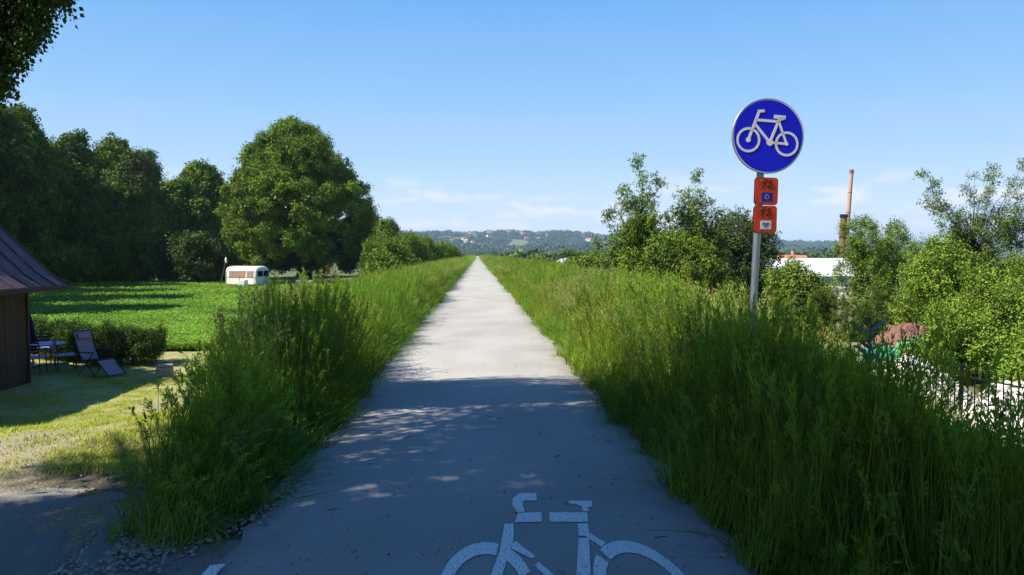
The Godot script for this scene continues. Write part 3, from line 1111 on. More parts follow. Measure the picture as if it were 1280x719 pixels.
func weeds() -> void:
	# brown seed stalks of dock standing above the verge grass
	rng.seed = 36
	var g := Geo.new()
	g.col = Color(0.16, 0.09, 0.05)
	g.tube([Vector3.ZERO, Vector3(0.02, 0.7, 0.01), Vector3(0.07, 1.5, -0.02)], [0.006, 0.005, 0.002], 5, false)
	for i in 260:
		var t := rf(0.5, 1.0)
		var w := 0.07 * sin(PI * (t - 0.45) / 0.6) + 0.012
		var dd := rdir()
		g.col = Color(0.13, 0.075, 0.045) * rf(0.6, 1.4)
		g.leaf(Vector3(0.065 * t, 1.5 * t, -0.02 * t) + dd * w * rf(0.2, 1.0), (dd + Vector3(0, 0.6, 0)).normalized(), rdir(), rf(0.02, 0.05), rf(0.012, 0.025))
	var stalk := g.done()
	for i in 22:
		var left := i < 15
		var d := rf(11.0, 19.0) if left else rf(13.0, 26.0)
		var x := -rf(2.9, 4.3) if left else rf(3.4, 6.0)
		var o := put(stalk, "dock_stalk", M.thick_leaf)
		o.position = Vector3(x, hgt(x, -d) - 0.02, -d)
		o.rotation = Vector3(rf(-0.12, 0.12), rf(0, TAU), rf(-0.12, 0.12))
		o.scale = Vector3(1, 1, 1) * rf(0.95, 1.25)
		tag(o, "brown dock seed stalk standing above the " + ("verge grass left of the path" if left else "verge grass right of the path"), "plant", "dock stalks left of the path" if left else "dock stalks right of the path")
	rng.seed = 37
	var pl := []
	var ti := []
	for i in 760:
		var d := rf(0.5, 40.0) if i % 2 else rf(0.5, 10.0)
		var left := rng.randf() < 0.35
		if left and d < 4.6: continue
		var s := rf(0.25, 4.6)
		if left and s > verge_reach(d, true) - 1.4: continue
		var x := (1.42 + s) * (-1.0 if left else 1.0)
		var h := rf(0.45, 1.0) * lerpf(0.4, 1.0, sm(0.0, 0.8, s))
		pl.append(upright(Vector3(x, hgt(x, -d), -d), rf(0, TAU), Vector3(h, h, h) * 1.1, Vector3(rf(-0.15, 0.15), 0, rf(-0.15, 0.15))))
		ti.append(shade_of(Color(0.075, 0.15, 0.022), rf(0.75, 1.3), rf(-0.1, 0.1)))
	# nettles and suckers on the bank that falls to the gardens
	for i in 1500:
		var d := rf(2.0, 34.0)
		var x := rf(4.8, 7.6)
		var h := rf(0.25, 0.6)
		pl.append(upright(Vector3(x, hgt(x, -d), -d), rf(0, TAU), Vector3(h, h, h) * 1.15, Vector3(rf(-0.15, 0.15), 0, rf(-0.15, 0.15))))
		ti.append(shade_of(Color(0.11, 0.19, 0.024), rf(0.75, 1.3), rf(-0.1, 0.12)))
	tag(many(weed(210), pl, ti, "leafy_weeds", M.grass), "leafy weeds growing up through the verge grass", "weeds", "", "stuff")

func lawn() -> void:
	rng.seed = 41
	var pl := []
	var ti := []
	for i in 24000:
		var d := 5.6 + 19.0 * pow(rng.randf(), 1.5)
		var x := -rf(1.9, 14.0)
		if -x < 2.2 and d > 9.0: continue
		var q := lawn_tone(x, -d)
		if q.b > 0.115 and rng.randf() < 0.8: continue
		var s := rf(0.7, 1.5)
		pl.append(upright(Vector3(x, hgt(x, -d) - 0.004, -d), rf(0, TAU), Vector3(s, s * rf(0.6, 1.1), s)))
		ti.append(shade_of(Color(0.44, 0.46, 0.10), rf(0.7, 1.25), rf(-0.1, 0.2)))
	tag(many(short_tuft(220), pl, ti, "lawn_grass", M.grass), "short mown grass on the garden slope beside the hut", "grass", "", "stuff")

func crop_field() -> void:
	rng.seed = 43
	var m := low_crop(230)
	var pl := []
	var ti := []
	for i in 30000:
		var d := 24.4 + 56.0 * pow(rng.randf(), 1.7)
		var x := lerpf(-7.0, -d * 0.66 - 3.0, rng.randf())
		var s := rf(0.75, 1.3) * lerpf(1.0, 1.7, sm(30.0, 70.0, d))
		pl.append(upright(Vector3(x, hgt(x, -d) - 0.02, -d), rf(0, TAU), Vector3(s, s * 0.85, s)))
		ti.append(shade_of(Color(0.21, 0.35, 0.065), rf(0.6, 1.4) * (1.0 + 0.45 * patch.get_noise_2d(x * 1.3, d * 1.3)), rf(-0.1, 0.12) + 0.12 * patch.get_noise_2d(x + 40.0, d)))
	tag(many(m, pl, ti, "crop_field", M.grass), "low broad-leaved green crop covering the field", "crop", "", "stuff")

func gravel() -> void:
	rng.seed = 47
	var m := pebble(240)
	var pl := []
	var ti := []
	for i in 5200:
		var d := 0.0
		var x := 0.0
		var s := rf(0.010, 0.03)
		if i < 3600:
			# spill of pale stone at the end of the verge
			var t := rng.randf()
			d = lerpf(3.95, 5.4, t) + rng.randfn(0.0, 0.16)
			x = lerpf(-2.0, -1.38, pow(t, 0.8)) + rng.randfn(0.0, 0.15)
			s = rf(0.007, 0.03)
		elif i < 4400:
			d = rf(3.0, 30.0)
			x = (1.40 + rng.randfn(0.0, 0.06)) * (1.0 if rng.randf() < 0.5 else -1.0)
			if x < 0.0 and d < 4.0: continue
		else:
			d = rf(2.2, 6.6)
			x = -rf(1.6, 6.0)
			s = rf(0.006, 0.022)
		pl.append(facing(Vector3(x, maxf(hgt(x, -d) + 0.012, 0.0 if absf(x) < 1.38 else -9.0) + s * 0.15, -d), Vector3.UP + rdir() * 0.3, s))
		ti.append(shade_of(Color(0.8, 0.79, 0.76), rf(0.5, 1.1), rf(-0.02, 0.05)))
	tag(many(m, pl, ti, "gravel", M.stone), "pale loose gravel spilled at the verge and path edges", "gravel", "", "stuff")
	# dry leaf litter and bits of soil on the path
	pl = []
	ti = []
	var bit := Geo.new()
	bit.leaf(Vector3(-0.5, 0, 0), Vector3(1, 0, 0), Vector3.UP, 1.0, 0.55)
	for i in 1500:
		var d := 2.6 + 17.0 * pow(rng.randf(), 1.6)
		var u := rf(-1.0, 1.0)
		var x := signf(u) * (1.36 - 1.3 * pow(absf(u), 2.2)) if i % 3 else u * 1.3
		var t := (x + 1.38) / 2.8
		pl.append(facing(Vector3(x, 0.018 * (1.0 - pow(2.0 * t - 1.0, 2.0)) + 0.004, -d), Vector3.UP + rdir() * 0.35, rf(0.008, 0.03)))
		ti.append(shade_of(Color(0.17, 0.13, 0.07), rf(0.5, 1.6), rf(-0.1, 0.1)))
	tag(many(bit.done(), pl, ti, "leaf_litter", M.thick_leaf), "dry leaf bits scattered over the path", "litter", "", "stuff")
	# fallen twigs on the asphalt
	var spots := [[0.62, 5.75, 0.5], [0.36, 5.3, -0.2], [1.02, 4.05, 0.2], [-0.6, 6.4, 0.9], [0.2, 7.1, 0.1], [1.1, 6.2, 1.2], [-0.9, 4.6, 0.4]]
	for sp in spots:
		var g := Geo.new()
		var ln := rf(0.025, 0.06)
		g.tube([Vector3(-ln, 0, 0), Vector3(0, 0.006, rf(-0.02, 0.02)), Vector3(ln, 0.002, 0.01)], [0.0025, 0.003, 0.0015], 5)
		var o := build(g, "fallen_twig", M.twig)
		o.position = Vector3(sp[0], 0.02, -sp[1])
		o.rotation.y = sp[2]
		tag(o, "thin dark dry twig fallen on the shaded path", "twig", "twigs fallen on the path")

# ---------------------------------------------------------------- trees
func shade_trees() -> void:
	# the birch whose drooping branches hang into the top corner and whose shade covers the foreground
	rng.seed = 51
	var at := Vector3(-6.4, hgt(-6.4, -3.2), -3.2)
	var t := thing("weeping_birch", "tall weeping birch with dark twigs hanging into the top corner", "tree", at)
	var ends := []
	for i in 26:
		var a := i * 2.4 + rf(-0.3, 0.3)
		var y := rf(6.0, 12.6)
		var w := lerpf(4.4, 1.6, (y - 6.0) / 6.6) * rf(0.6, 1.0)
		ends.append(Vector3(cos(a) * w, y, sin(a) * w))
	ends.append(Vector3(1.4, 6.4, -4.3))
	ends.append(Vector3(0.9, 6.0, -4.9))
	ends.append(Vector3(2.2, 7.2, -3.4))
	build(trunk_mesh(13.4, 0.26, ends, Vector3(0.02, 0, -0.03)), "trunk", M.birch, t)
	var pl := []
	var ti := []
	var pl2 := []
	var ti2 := []
	for e in ends:
		for k in 118:
			var f := sqrt(rng.randf())
			var p := Vector3(0, e.y - 1.0, 0).lerp(e, f * 1.05) + rdir() * rf(0.1, 1.15)
			if gapn.get_noise_3d(p.x * 1.1, p.y * 0.4, p.z * 1.1) < 0.07: continue
			if p.y < 4.6 or p.y + at.y < 1.5 + 1.1 * (-3.0 - p.x - at.x): continue
			if -(p.z + at.z) + 0.21 * p.y > 9.5 - 0.35 * maxf(0.0, p.x + at.x + 0.91 * p.y + 0.5) + 2.2 * gapn.get_noise_3d(p.x, p.y, 7.0): continue
			var ln := rf(0.8, 1.9)
			var tr := upright(p, rf(0, TAU), Vector3(rf(1.1, 1.8), ln, rf(1.1, 1.8)), Vector3(rf(-0.12, 0.12), 0, rf(-0.12, 0.12)))
			var c := shade_of(Color(0.06, 0.105, 0.02), rf(0.7, 1.25), rf(-0.1, 0.1))
			if k % 2:
				pl.append(tr); ti.append(c)
			else:
				pl2.append(tr); ti2.append(c)
	# the low curtain of twigs at the edge of the crown: [x per metre of depth, lowest height per metre]
	for i in 2300:
		var k := -rf(0.525, 0.72)
		# every sixth belongs to a few single twigs that hang lower than the rest
		if i % 6 == 0: k = -0.53 - 0.0125 * (i / 6 % 15) + rf(-0.0015, 0.0015)
		var d := rf(6.9, 7.6 + 0.7 * absf(sin(k * 47.0)))
		var low := 0.205
		if k > -0.556: low = 0.322
		elif k > -0.588: low = 0.272
		elif k > -0.604: low = 0.246
		low += rf(-0.004, 0.03)
		if gapn.get_noise_3d(k * 110.0, d, 3.0) < -0.02: low += 0.045
		if i % 6 == 0: low -= rf(0.0, 0.018)
		var ln := rf(0.5, 0.95)
		var y := 1.6 + low * d + ln + (absf(rng.randfn(0.0, 1.1)) if i % 4 else 0.0)
		var p := Vector3(k * d, y, -d) - at
		pl.append(upright(p, rf(0, TAU), Vector3(rf(0.5, 0.8), ln, rf(0.5, 0.8)), Vector3(rf(-0.08, 0.08), 0, rf(-0.08, 0.08))))
		ti.append(shade_of(Color(0.06, 0.105, 0.02), rf(0.7, 1.25), rf(-0.1, 0.1)))
	many(CL.strand, pl, ti, "crown", M.leaf, t)
	many(CL.strand2, pl2, ti2, "crown_001", M.leaf, t)
	# broad-leaved trees behind the camera, the left two seen only by their shade
	var spots := [[-10.2, 0.9, 18.0, 4.5], [-9.0, 7.6, 15.0, 4.4], [6.8, 1.2, 13.0, 4.6]]  # last one is added to hold back overhead sky light
	var names := ["beside the drive", "behind the drive", "beside the verge grass, added to block sky light"]
	var k := 0
	for s in spots:
		var lb := outline_lobes(6.0, s[2] - 1.2, [2.6, s[3], s[3], s[3] * 0.92, 2.2], 34, 1.7, 300 + k)
		tree("unseen_roadside_tree", "leafy roadside tree out of view " + names[k], "tree", "shade trees near the camera", Vector3(s[0], hgt(s[0], s[1]), s[1]), lb, s[2] * 0.8, 0.28, CL.broad, 3.3, 1.15, LEAF_MID, M.leaf, M.bark, -0.04)
		k += 1
	var side := [[-17.8, -17.2, 9.3, 3.0, "left of the hut"], [-31.0, -38.5, 15.0, 4.6, "left of the field, nearest the hut"], [-36.0, -47.0, 17.5, 4.8, "left of the field, in the middle"], [-41.0, -56.0, 18.0, 4.8, "left of the field, next to the wood edge"]]
	k = 0
	for s in side:
		var lb := outline_lobes(2.6, s[2] - 0.8, [s[3] * 0.7, s[3], s[3], s[3] * 0.8, s[3] * 0.35], 26, 1.3, 320 + k)
		tree("field_tree", "leafy tree out of view " + s[4], "tree", "shade trees beside the field", Vector3(s[0], -1.55, s[1]), lb, s[2] * 0.85, 0.24, CL.broad, 4.0, 1.2, LEAF_MID, M.leaf, M.bark, -0.3)
		k += 1

func tree_row() -> void:
	# the wood edge behind the field: [x, z, height, half width, kind]
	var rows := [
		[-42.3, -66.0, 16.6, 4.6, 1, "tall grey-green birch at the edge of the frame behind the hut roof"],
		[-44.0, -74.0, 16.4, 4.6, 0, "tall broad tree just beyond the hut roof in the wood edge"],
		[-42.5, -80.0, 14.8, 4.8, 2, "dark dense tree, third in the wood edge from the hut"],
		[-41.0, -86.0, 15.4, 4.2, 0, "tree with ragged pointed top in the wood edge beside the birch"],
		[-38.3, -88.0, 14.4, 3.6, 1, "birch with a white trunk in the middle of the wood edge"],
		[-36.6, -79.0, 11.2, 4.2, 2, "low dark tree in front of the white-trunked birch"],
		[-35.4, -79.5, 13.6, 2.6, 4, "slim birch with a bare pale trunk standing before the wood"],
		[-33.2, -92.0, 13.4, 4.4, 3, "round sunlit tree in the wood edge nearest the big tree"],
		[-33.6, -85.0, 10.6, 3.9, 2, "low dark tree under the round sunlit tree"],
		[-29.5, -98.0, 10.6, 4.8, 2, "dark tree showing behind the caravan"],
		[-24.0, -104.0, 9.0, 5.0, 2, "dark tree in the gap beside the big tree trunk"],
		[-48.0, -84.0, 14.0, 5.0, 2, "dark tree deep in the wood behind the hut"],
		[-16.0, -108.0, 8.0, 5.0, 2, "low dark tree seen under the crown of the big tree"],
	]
	var k := 0
	for r in rows:
		var h: float = r[2]
		var w: float = r[3]
		var kind: int = r[4]
		var slim := kind == 4
		if slim: kind = 1
		var lb := outline_lobes(h * (0.46 if slim else 0.2), h - 0.5, [w * 0.7, w, w, w * 0.85, w * 0.62, w * 0.16], 22 if slim else 44, 0.8 if slim else (1.1 if kind == 1 else 1.3), 400 + k, 0.95)
		var tint: Color = [LEAF_MID, Color(0.115, 0.155, 0.04), LEAF_SHADED, Color(0.14, 0.21, 0.022)][kind]
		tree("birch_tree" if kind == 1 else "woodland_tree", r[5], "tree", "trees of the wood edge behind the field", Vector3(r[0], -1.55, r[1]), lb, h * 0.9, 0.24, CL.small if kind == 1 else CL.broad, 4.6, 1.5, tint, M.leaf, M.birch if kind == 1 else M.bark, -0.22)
		k += 1
	# undergrowth at the foot of the wood
	var low := [[-41.5, -71.0, 5.0, 3.6], [-39.5, -75.0, 4.4, 3.4], [-37.0, -79.0, 4.0, 3.2], [-34.8, -83.0, 4.4, 3.2], [-31.0, -88.0, 5.0, 3.2], [-28.4, -77.0, 5.0, 3.0], [-46.0, -70.0, 5.0, 3.6]]
	var say := ["beneath the tall broad tree", "beneath the dark third tree", "below the low dark tree", "right of the white-trunked birch", "below the round sunlit tree", "standing alone in front of the wood near the caravan", "behind the hut roof"]
	k = 0
	for r in low:
		var lb := outline_lobes(0.6, r[2] - 0.5, [r[3] * 0.7, r[3], r[3] * 0.9, r[3] * 0.45], 14, 1.0, 450 + k, 0.8)
		tree("woodland_shrub", "leafy shrub " + say[k], "shrub", "undergrowth at the wood edge", Vector3(r[0], -1.55, r[1]), lb, r[2] * 0.8, 0.09, CL.broad2, 3.6, 1.35, LEAF_MID if k != 5 else Color(0.075, 0.115, 0.025), M.leaf, M.bark, -0.3)
		k += 1
	# the great round tree
	rng.seed = 61
	var lobes := []
	var prof := [5.6, 6.7, 7.0, 6.8, 6.2, 5.3, 4.2, 2.8, 0.9]
	for i in 170:
		var f := pow((i + 0.5) / 170.0, 0.92)
		var q := f * 8.0
		var j := mini(int(q), 7)
		var w: float = lerpf(prof[j], prof[j + 1], q - j)
		var a := i * 2.39996 + rf(-0.3, 0.3)
		var rr := rf(0.7, 1.3)
		var rad := maxf(w - rr * 0.5, 0.0) * (1.0 if i % 4 else 0.5) * rf(0.9, 1.0)
		lobes.append([Vector3(cos(a) * rad - 0.7 * f, lerpf(3.0, 15.7, f), sin(a) * rad), Vector3(rr, rr * 0.75, rr)])
		if i % 2:
			var b := a + rf(-0.5, 0.5)
			var r2 := rf(0.28, 0.6)
			lobes.append([Vector3(cos(b) * (w + rf(0.0, 0.4)) - 0.7 * f, lerpf(3.0, 15.9, f) + rf(-0.5, 0.7), sin(b) * (w + rf(0.0, 0.4))), Vector3(r2, r2 * 1.1, r2)])
	tree("linden_tree", "huge round-crowned broadleaf tree standing alone above the caravan", "tree", "", Vector3(-17.7, -1.55, -76.0), lobes, 12.5, 0.5, CL.broad2, 6.4, 1.15, Color(0.165, 0.24, 0.028), M.leaf, M.bark, -0.16, 0.66)

func path_bushes() -> void:
	# willow scrub on the far left of the path
	var left := [[-6.0, -47.0, 2.9, 1.3, "nearest the big tree"], [-6.2, -57.0, 4.0, 1.7, "second from the big tree"], [-6.2, -68.0, 4.7, 2.0, "third along the path from the big tree"], [-5.9, -82.0, 4.7, 2.1, "fourth along the path from the big tree"], [-5.6, -102.0, 4.6, 2.3, "fifth along the path from the big tree"], [-5.4, -130.0, 4.8, 2.6, "sixth along the path, small with distance"], [-9.0, -70.0, 4.6, 1.9, "behind the others close to the big tree"]]
	var k := 0
	for r in left:
		var lb := outline_lobes(0.5, r[2] - 0.4, [r[3] * 0.8, r[3], r[3] * 0.85, r[3] * 0.4], 14, 0.8, 500 + k, 0.95)
		tree("willow_bush", "bright green bush beside the path, " + r[4], "bush", "bushes along the far side of the path", Vector3(r[0], hgt(r[0], r[1]) - 0.03, r[1]), lb, r[2] * 0.75, 0.07, CL.shrub, 6.0, 0.9, Color(0.15, 0.235, 0.03), M.leaf, M.bark, -0.3)
		k += 1
	var lb2 := outline_lobes(3.0, 6.9, [1.2, 1.9, 1.5, 0.6], 12, 0.85, 520, 0.8)
	tree("young_tree", "slender young tree rising over the bushes right of the big tree", "tree", "", Vector3(-10.8, -1.55, -92.0), lb2, 6.4, 0.1, CL.broad, 4.0, 1.1, LEAF_MID, M.leaf, M.bark, -0.1)
	# the group just right of the path
	rng.seed = 71
	var grp := [
		[6.6, -30.0, 6.7, 1.25, 0, "spiky-topped walnut sapling nearest the path, tallest of the clump"],
		[8.8, -31.0, 6.5, 1.15, 0, "tall leaning sapling left of the round sign"],
		[7.7, -28.4, 3.6, 2.3, 0, "broad leafy bush in front of the two tall saplings"],
		[12.0, -34.0, 4.7, 2.2, 1, "dark grey-green bush directly behind the sign post"],
		[12.0, -27.6, 2.35, 1.1, 0, "low bush in front of the white greenhouse"],
		[5.6, -38.0, 2.9, 1.6, 0, "small low bush at the near end of the clump by the path"],
	]
	k = 0
	for r in grp:
		var spiky := k < 2
		var w: float = r[3]
		var lb := outline_lobes(0.7, r[2] - 0.25, [w * 1.7, w * 1.5, w * 1.0, w * 0.55, w * 0.2] if spiky else [w * 0.8, w, w * 0.9, w * 0.5], 30 if spiky else 24, 0.5 if spiky else 0.7, 530 + k, 1.25 if spiky else 0.9)
		if spiky:
			lb = []
			for tp in ([[-1.7, 3.6, 0.4], [-1.2, 4.6, -0.3], [-0.7, 5.7, 0.2], [-0.05, 6.7, 0.0], [0.7, 6.0, -0.2], [0.35, 5.0, 0.6], [-0.5, 4.6, 0.8], [1.0, 4.4, 0.4]] if k == 0 else [[-0.9, 4.6, 0.3], [-0.2, 5.6, 0.2], [0.5, 6.5, 0.0], [0.95, 5.5, -0.3], [1.3, 4.6, 0.3], [1.6, 3.6, -0.2], [0.2, 4.8, 0.7], [-0.6, 3.6, 0.7]]):
				for j in 7:
					var f := 0.22 + 0.78 * j / 6.0
					lb.append([Vector3(0, 1.0, 0).lerp(Vector3(tp[0], tp[1], tp[2]), f) + rdir() * 0.12, Vector3(1, 1.1, 1) * lerpf(0.62, 0.2, pow(f, 1.3))])
		tree("sapling" if spiky else "bush", r[5], "tree" if spiky else "bush", "", Vector3(r[0], hgt(r[0], r[1]) - 0.03, r[1]), lb, r[2] * 0.93, 0.07, CL.shrub, 9.0, 0.62, Color(0.135, 0.205, 0.028) if r[4] == 0 else Color(0.07, 0.11, 0.035), M.leaf, M.bark, -0.22)
		k += 1
	# the sunlit bank of shrubs on the right
	var bank := [
		[15.6, -29.6, 4.4, 1.1, "pointed bright green shrub in front of the chimney"],
		[17.3, -30.2, 4.2, 1.1, "pointed bright shrub second from the chimney"],
		[14.6, -23.0, 3.2, 1.2, "rounded yellow-green shrub beyond the teal tarpaulin"],
		[13.6, -21.0, 3.4, 1.3, "broad sunlit shrub below the open-branched tree"],
		[15.4, -22.5, 3.7, 1.4, "tall sunlit shrub behind the open-branched tree trunk"],
		[13.6, -18.6, 2.8, 1.3, "sunlit shrub above the white stone heap"],
		[12.9, -16.6, 2.5, 1.2, "lush shrub at the right edge above the iron fence"],
		[11.7, -17.6, 1.7, 1.0, "low shrub beside the teal tarpaulin"],
		[15.5, -19.0, 3.2, 1.4, "dark-gapped shrub at the right edge under the tree"],
		[11.2, -13.9, 1.5, 0.9, "low shrub behind the iron fence at the right edge"],
	]
	k = 0
	for r in bank:
		var w: float = r[3]
		var lb := outline_lobes(0.35, r[2] - 0.3, [w * 0.85, w, w * 0.9, w * 0.4], 16, 0.55, 560 + k, 1.0)
		tree("garden_shrub", r[4], "shrub", "shrubs on the garden bank", Vector3(r[0], hgt(r[0], r[1]) - 0.03, r[1]), lb, r[2] * 0.85, 0.05, CL.small, 11.0, 0.55, Color(0.145, 0.235, 0.03), M.leaf, M.bark, -0.14)
		k += 1
	# open-branched tree at the right edge
	rng.seed = 77
	var arms := []
	for a in [[-1.75, 5.45, 0.2], [-1.15, 4.9, -0.4], [-0.35, 5.35, 0.3], [0.55, 5.75, -0.2], [1.45, 5.95, 0.1], [1.75, 4.9, 0.3], [0.95, 4.7, 0.5], [-0.3, 4.5, -0.5], [2.2, 4.4, -0.2], [0.3, 4.0, 0.6]]:
		var tip := Vector3(a[0], a[1], a[2])
		for j in 6:
			var f := 0.5 + 0.5 * j / 5.0
			arms.append([Vector3(0.2, 2.4, 0).lerp(tip, f) + rdir() * 0.08, Vector3.ONE * lerpf(0.36, 0.15, (f - 0.5) * 2.0)])
	tree("open_tree", "open-crowned tree with upswept branches at the right edge", "tree", "", Vector3(15.0, -1.53, -21.8), arms, 3.4, 0.11, CL.sparse, 13.0, 0.42, Color(0.10, 0.16, 0.035), M.leaf, M.bark, -0.3, 0.1)
	# row of columnar thujas
	var th: Node3D = null
	for i in 15:
		var x := 11.4 + 0.34 * i + rf(-0.05, 0.05)
		var z := -26.3 + 0.07 * i + rf(-0.1, 0.1)
		var h := rf(1.35, 1.75)
		var says := "columnar thuja in the dark green garden row, number %s from the post side" % ["one", "two", "three", "four", "five", "six", "seven", "eight", "nine", "ten", "eleven", "twelve", "thirteen", "fourteen", "fifteen"][i]
		if th == null:
			var lb := []
			for j in 9: lb.append([Vector3(rf(-0.03, 0.03), 0.12 + 0.17 * j, rf(-0.03, 0.03)), Vector3(1, 0.9, 1) * lerpf(0.21, 0.07, j / 8.0)])
			th = tree("thuja", says, "thuja", "row of thujas in the garden", Vector3(x, hgt(x, z), z), lb, 1.4, 0.03, CL.needle, 70.0, 0.2, Color(0.09, 0.14, 0.022), M.dark_leaf, M.bark, -0.9, 0.2)
		else:
			var o := copy_of(th, "thuja", Vector3(x, hgt(x, z), z), rf(0, TAU), says)
			o.scale = Vector3(1.0, h / 1.55, 1.0) * rf(0.95, 1.15)

func thistle(at: Vector3, h: float, label: String, seed_: int, n: int, big: float) -> void:
	rng.seed = seed_
	var t := thing("silver_thistle", label, "plant", at, 0.0, "broad-leaved silvery weeds in the verge")
	var g := Geo.new()
	g.col = Color(0.14, 0.2, 0.13)
	g.tube([Vector3.ZERO, Vector3(0.02, h * 0.5, 0.01), Vector3(0.05, h, 0.0)], [0.02, 0.016, 0.009], 7)
	build(g, "stem", M.silver_leaf, t)
	for k in n:
		g = Geo.new()
		var f := 0.15 + 0.85 * k / float(n - 1)
		var a := k * 2.4 + rf(-0.3, 0.3)
		var out := Vector3(cos(a), 0, sin(a))
		var side := Vector3(-sin(a), 0, cos(a))
		var ln := lerpf(0.42, 0.26, f) * big * rf(0.85, 1.15)
		var wd := ln * 0.27
		var s := rf(0.85, 1.15)
		g.col = Color(0.15 * s, 0.19 * s, 0.185 * s)
		var rise := lerpf(0.35, 1.3, f)
		var rows := []
		for i in 9:
			var u := i / 8.0
			var p := Vector3(0.04 * f, h * f, 0) + out * ln * u * (1.0 - 0.25 * rise * u * 0.5) + Vector3.UP * ln * (rise * u * 0.7 - 0.75 * u * u * (1.0 - 0.45 * f))
			var ww := wd * (0.25 + sin(PI * pow(u, 0.8)) * (0.85 if i % 2 else 1.15)) * (1.0 - pow(u, 6.0))
			var wave := 0.12 * wd * sin(u * 14.0 + a)
			rows.append([p + side * ww * 0.5 + Vector3.UP * (0.2 * ww + wave), p, p - side * ww * 0.5 + Vector3.UP * (0.2 * ww - wave)])
		for i in 8:
			for j in 2:
				g.quad(rows[i][j], rows[i + 1][j], rows[i + 1][j + 1], rows[i][j + 1], Vector3.UP + out * -0.3)
		build(g, "leaf", M.silver_leaf, t)

# ---------------------------------------------------------------- hut and garden things
func hut() -> void:
	# gable roof with its ridge along the path; near end lies outside the picture
	rng.seed = 81
	var x0 := -13.6   # far wall
	var x1 := -10.85  # wall towards the path
	var z0 := -11.4
	var z1 := -18.35
	var gy := -1.52
	var eave := 0.98
	var t := thing("wooden_hut", "dark brown plank hut with a purple-brown sheet metal roof", "hut", Vector3(x1, gy, z1))
	var o := t.position
	var n := 34
	var wd := (z0 - z1) / n
	for i in n:
		var g := Geo.new()
		var s := rf(0.75, 1.15)
		g.col = Color(s, s * rf(0.94, 1.03), s * rf(0.9, 1.02))
		g.box(Vector3(x1 + rf(-0.004, 0.004), (gy + eave + 0.2) * 0.5, z1 + wd * (i + 0.5)) - o, Vector3(0.028, eave - gy + 0.2, wd - 0.008), Basis.IDENTITY, 0.004)
		build(g, "plank", M.plank, t)
	for i in 13:
		var g := Geo.new()
		var s := rf(0.75, 1.15)
		var xa := lerpf(x0, x1 - 0.02, (i + 0.5) / 13.0)
		var top := eave + 0.2 + 0.93 * (1.375 - absf(xa - (x0 + x1) * 0.5)) * 0.9
		g.col = Color(s, s, s)
		g.box(Vector3(xa, (gy + top) * 0.5, z1 - 0.016) - o, Vector3((x1 - x0) / 13.0 - 0.008, top - gy, 0.028), Basis.IDENTITY, 0.004)
		build(g, "plank", M.plank, t)
	for w in [[Vector3(x0, (gy + eave) * 0.5, (z0 + z1) * 0.5), Vector3(0.05, eave - gy, z0 - z1), "rear_wall"], [Vector3((x0 + x1) * 0.5, (gy + eave) * 0.5, z0), Vector3(x1 - x0 - 0.06, eave - gy, 0.05), "end_wall"], [Vector3(x1 - 0.05, (gy + eave) * 0.5, (z0 + z1) * 0.5), Vector3(0.05, eave - gy, z0 - z1 - 0.1), "inner_lining"]]:
		var g := Geo.new()
		g.col = Color(0.9, 0.9, 0.9)
		g.box(w[0] - o, w[1])
		build(g, w[2], M.plank, t)
	var g2 := Geo.new()
	g2.col = Color(0.8, 0.78, 0.76)
	g2.box(Vector3(x1 + 0.03, (gy + eave) * 0.5, z1 - 0.01) - o, Vector3(0.06, eave - gy + 0.1, 0.07), Basis.IDENTITY, 0.006)
	build(g2, "corner_post", M.plank, t)
	# roof: two long slopes of standing-seam sheets and a flatter skirt at the eave
	var roof := Node3D.new()
	roof.name = "roof"
	t.add_child(roof)
	var ridge := Vector3((x0 + x1) * 0.5, 0, 0)
	var rz0 := z0 + 0.5
	var rz1 := z1 - 0.42
	var prof := [Vector2(x1 + 0.80, 0.83), Vector2(x1 + 0.36, 1.13), Vector2(ridge.x, 1.13 + (x1 + 0.36 - ridge.x) * 1.0)]
	var sheets := 15
	for side in [1.0, -1.0]:
		for i in sheets:
			var za := lerpf(rz1, rz0, i / float(sheets))
			var zb := lerpf(rz1, rz0, (i + 1) / float(sheets))
			for k in 2:
				var a: Vector2 = prof[k]
				var b: Vector2 = prof[k + 1]
				if side < 0.0:
					a.x = 2.0 * ridge.x - a.x
					b.x = 2.0 * ridge.x - b.x
				var nn := Vector3(side * (b.y - a.y), absf(b.x - a.x), 0).normalized()
				var g := Geo.new()
				var lift := nn * (0.004 * (i % 2))
				var A := Vector3(a.x, a.y, za) - o + lift
				var B := Vector3(b.x, b.y, za) - o + lift
				var C := Vector3(b.x, b.y, zb) - o + lift
				var D := Vector3(a.x, a.y, zb) - o + lift
				g.quad(A, B, C, D, nn)
				g.quad(A - nn * 0.012, B - nn * 0.012, C - nn * 0.012, D - nn * 0.012, -nn)
				g.quad(A, D, D - nn * 0.012, A - nn * 0.012, Vector3(side, -1, 0))
				# the upstanding seam along one edge
				var e := Vector3(0, 0, 0.011)
				g.quad(A + nn * 0.03 - e, B + nn * 0.03 - e, B + nn * 0.03 + e, A + nn * 0.03 + e, nn)
				g.quad(A - e, B - e, B + nn * 0.03 - e, A + nn * 0.03 - e, Vector3(0, 0, -1))
				g.quad(A + e, B + e, B + nn * 0.03 + e, A + nn * 0.03 + e, Vector3(0, 0, 1))
				build(g, "roof_sheet", M.roof, roof)
	var g3 := Geo.new()
	g3.tube([Vector3(ridge.x, prof[2].y + 0.02, rz0) - o, Vector3(ridge.x, prof[2].y + 0.02, rz1) - o], [0.07, 0.07], 8)
	build(g3, "ridge_cap", M.roof, roof)
	g3 = Geo.new()
	g3.col = Color(0.7, 0.7, 0.7)
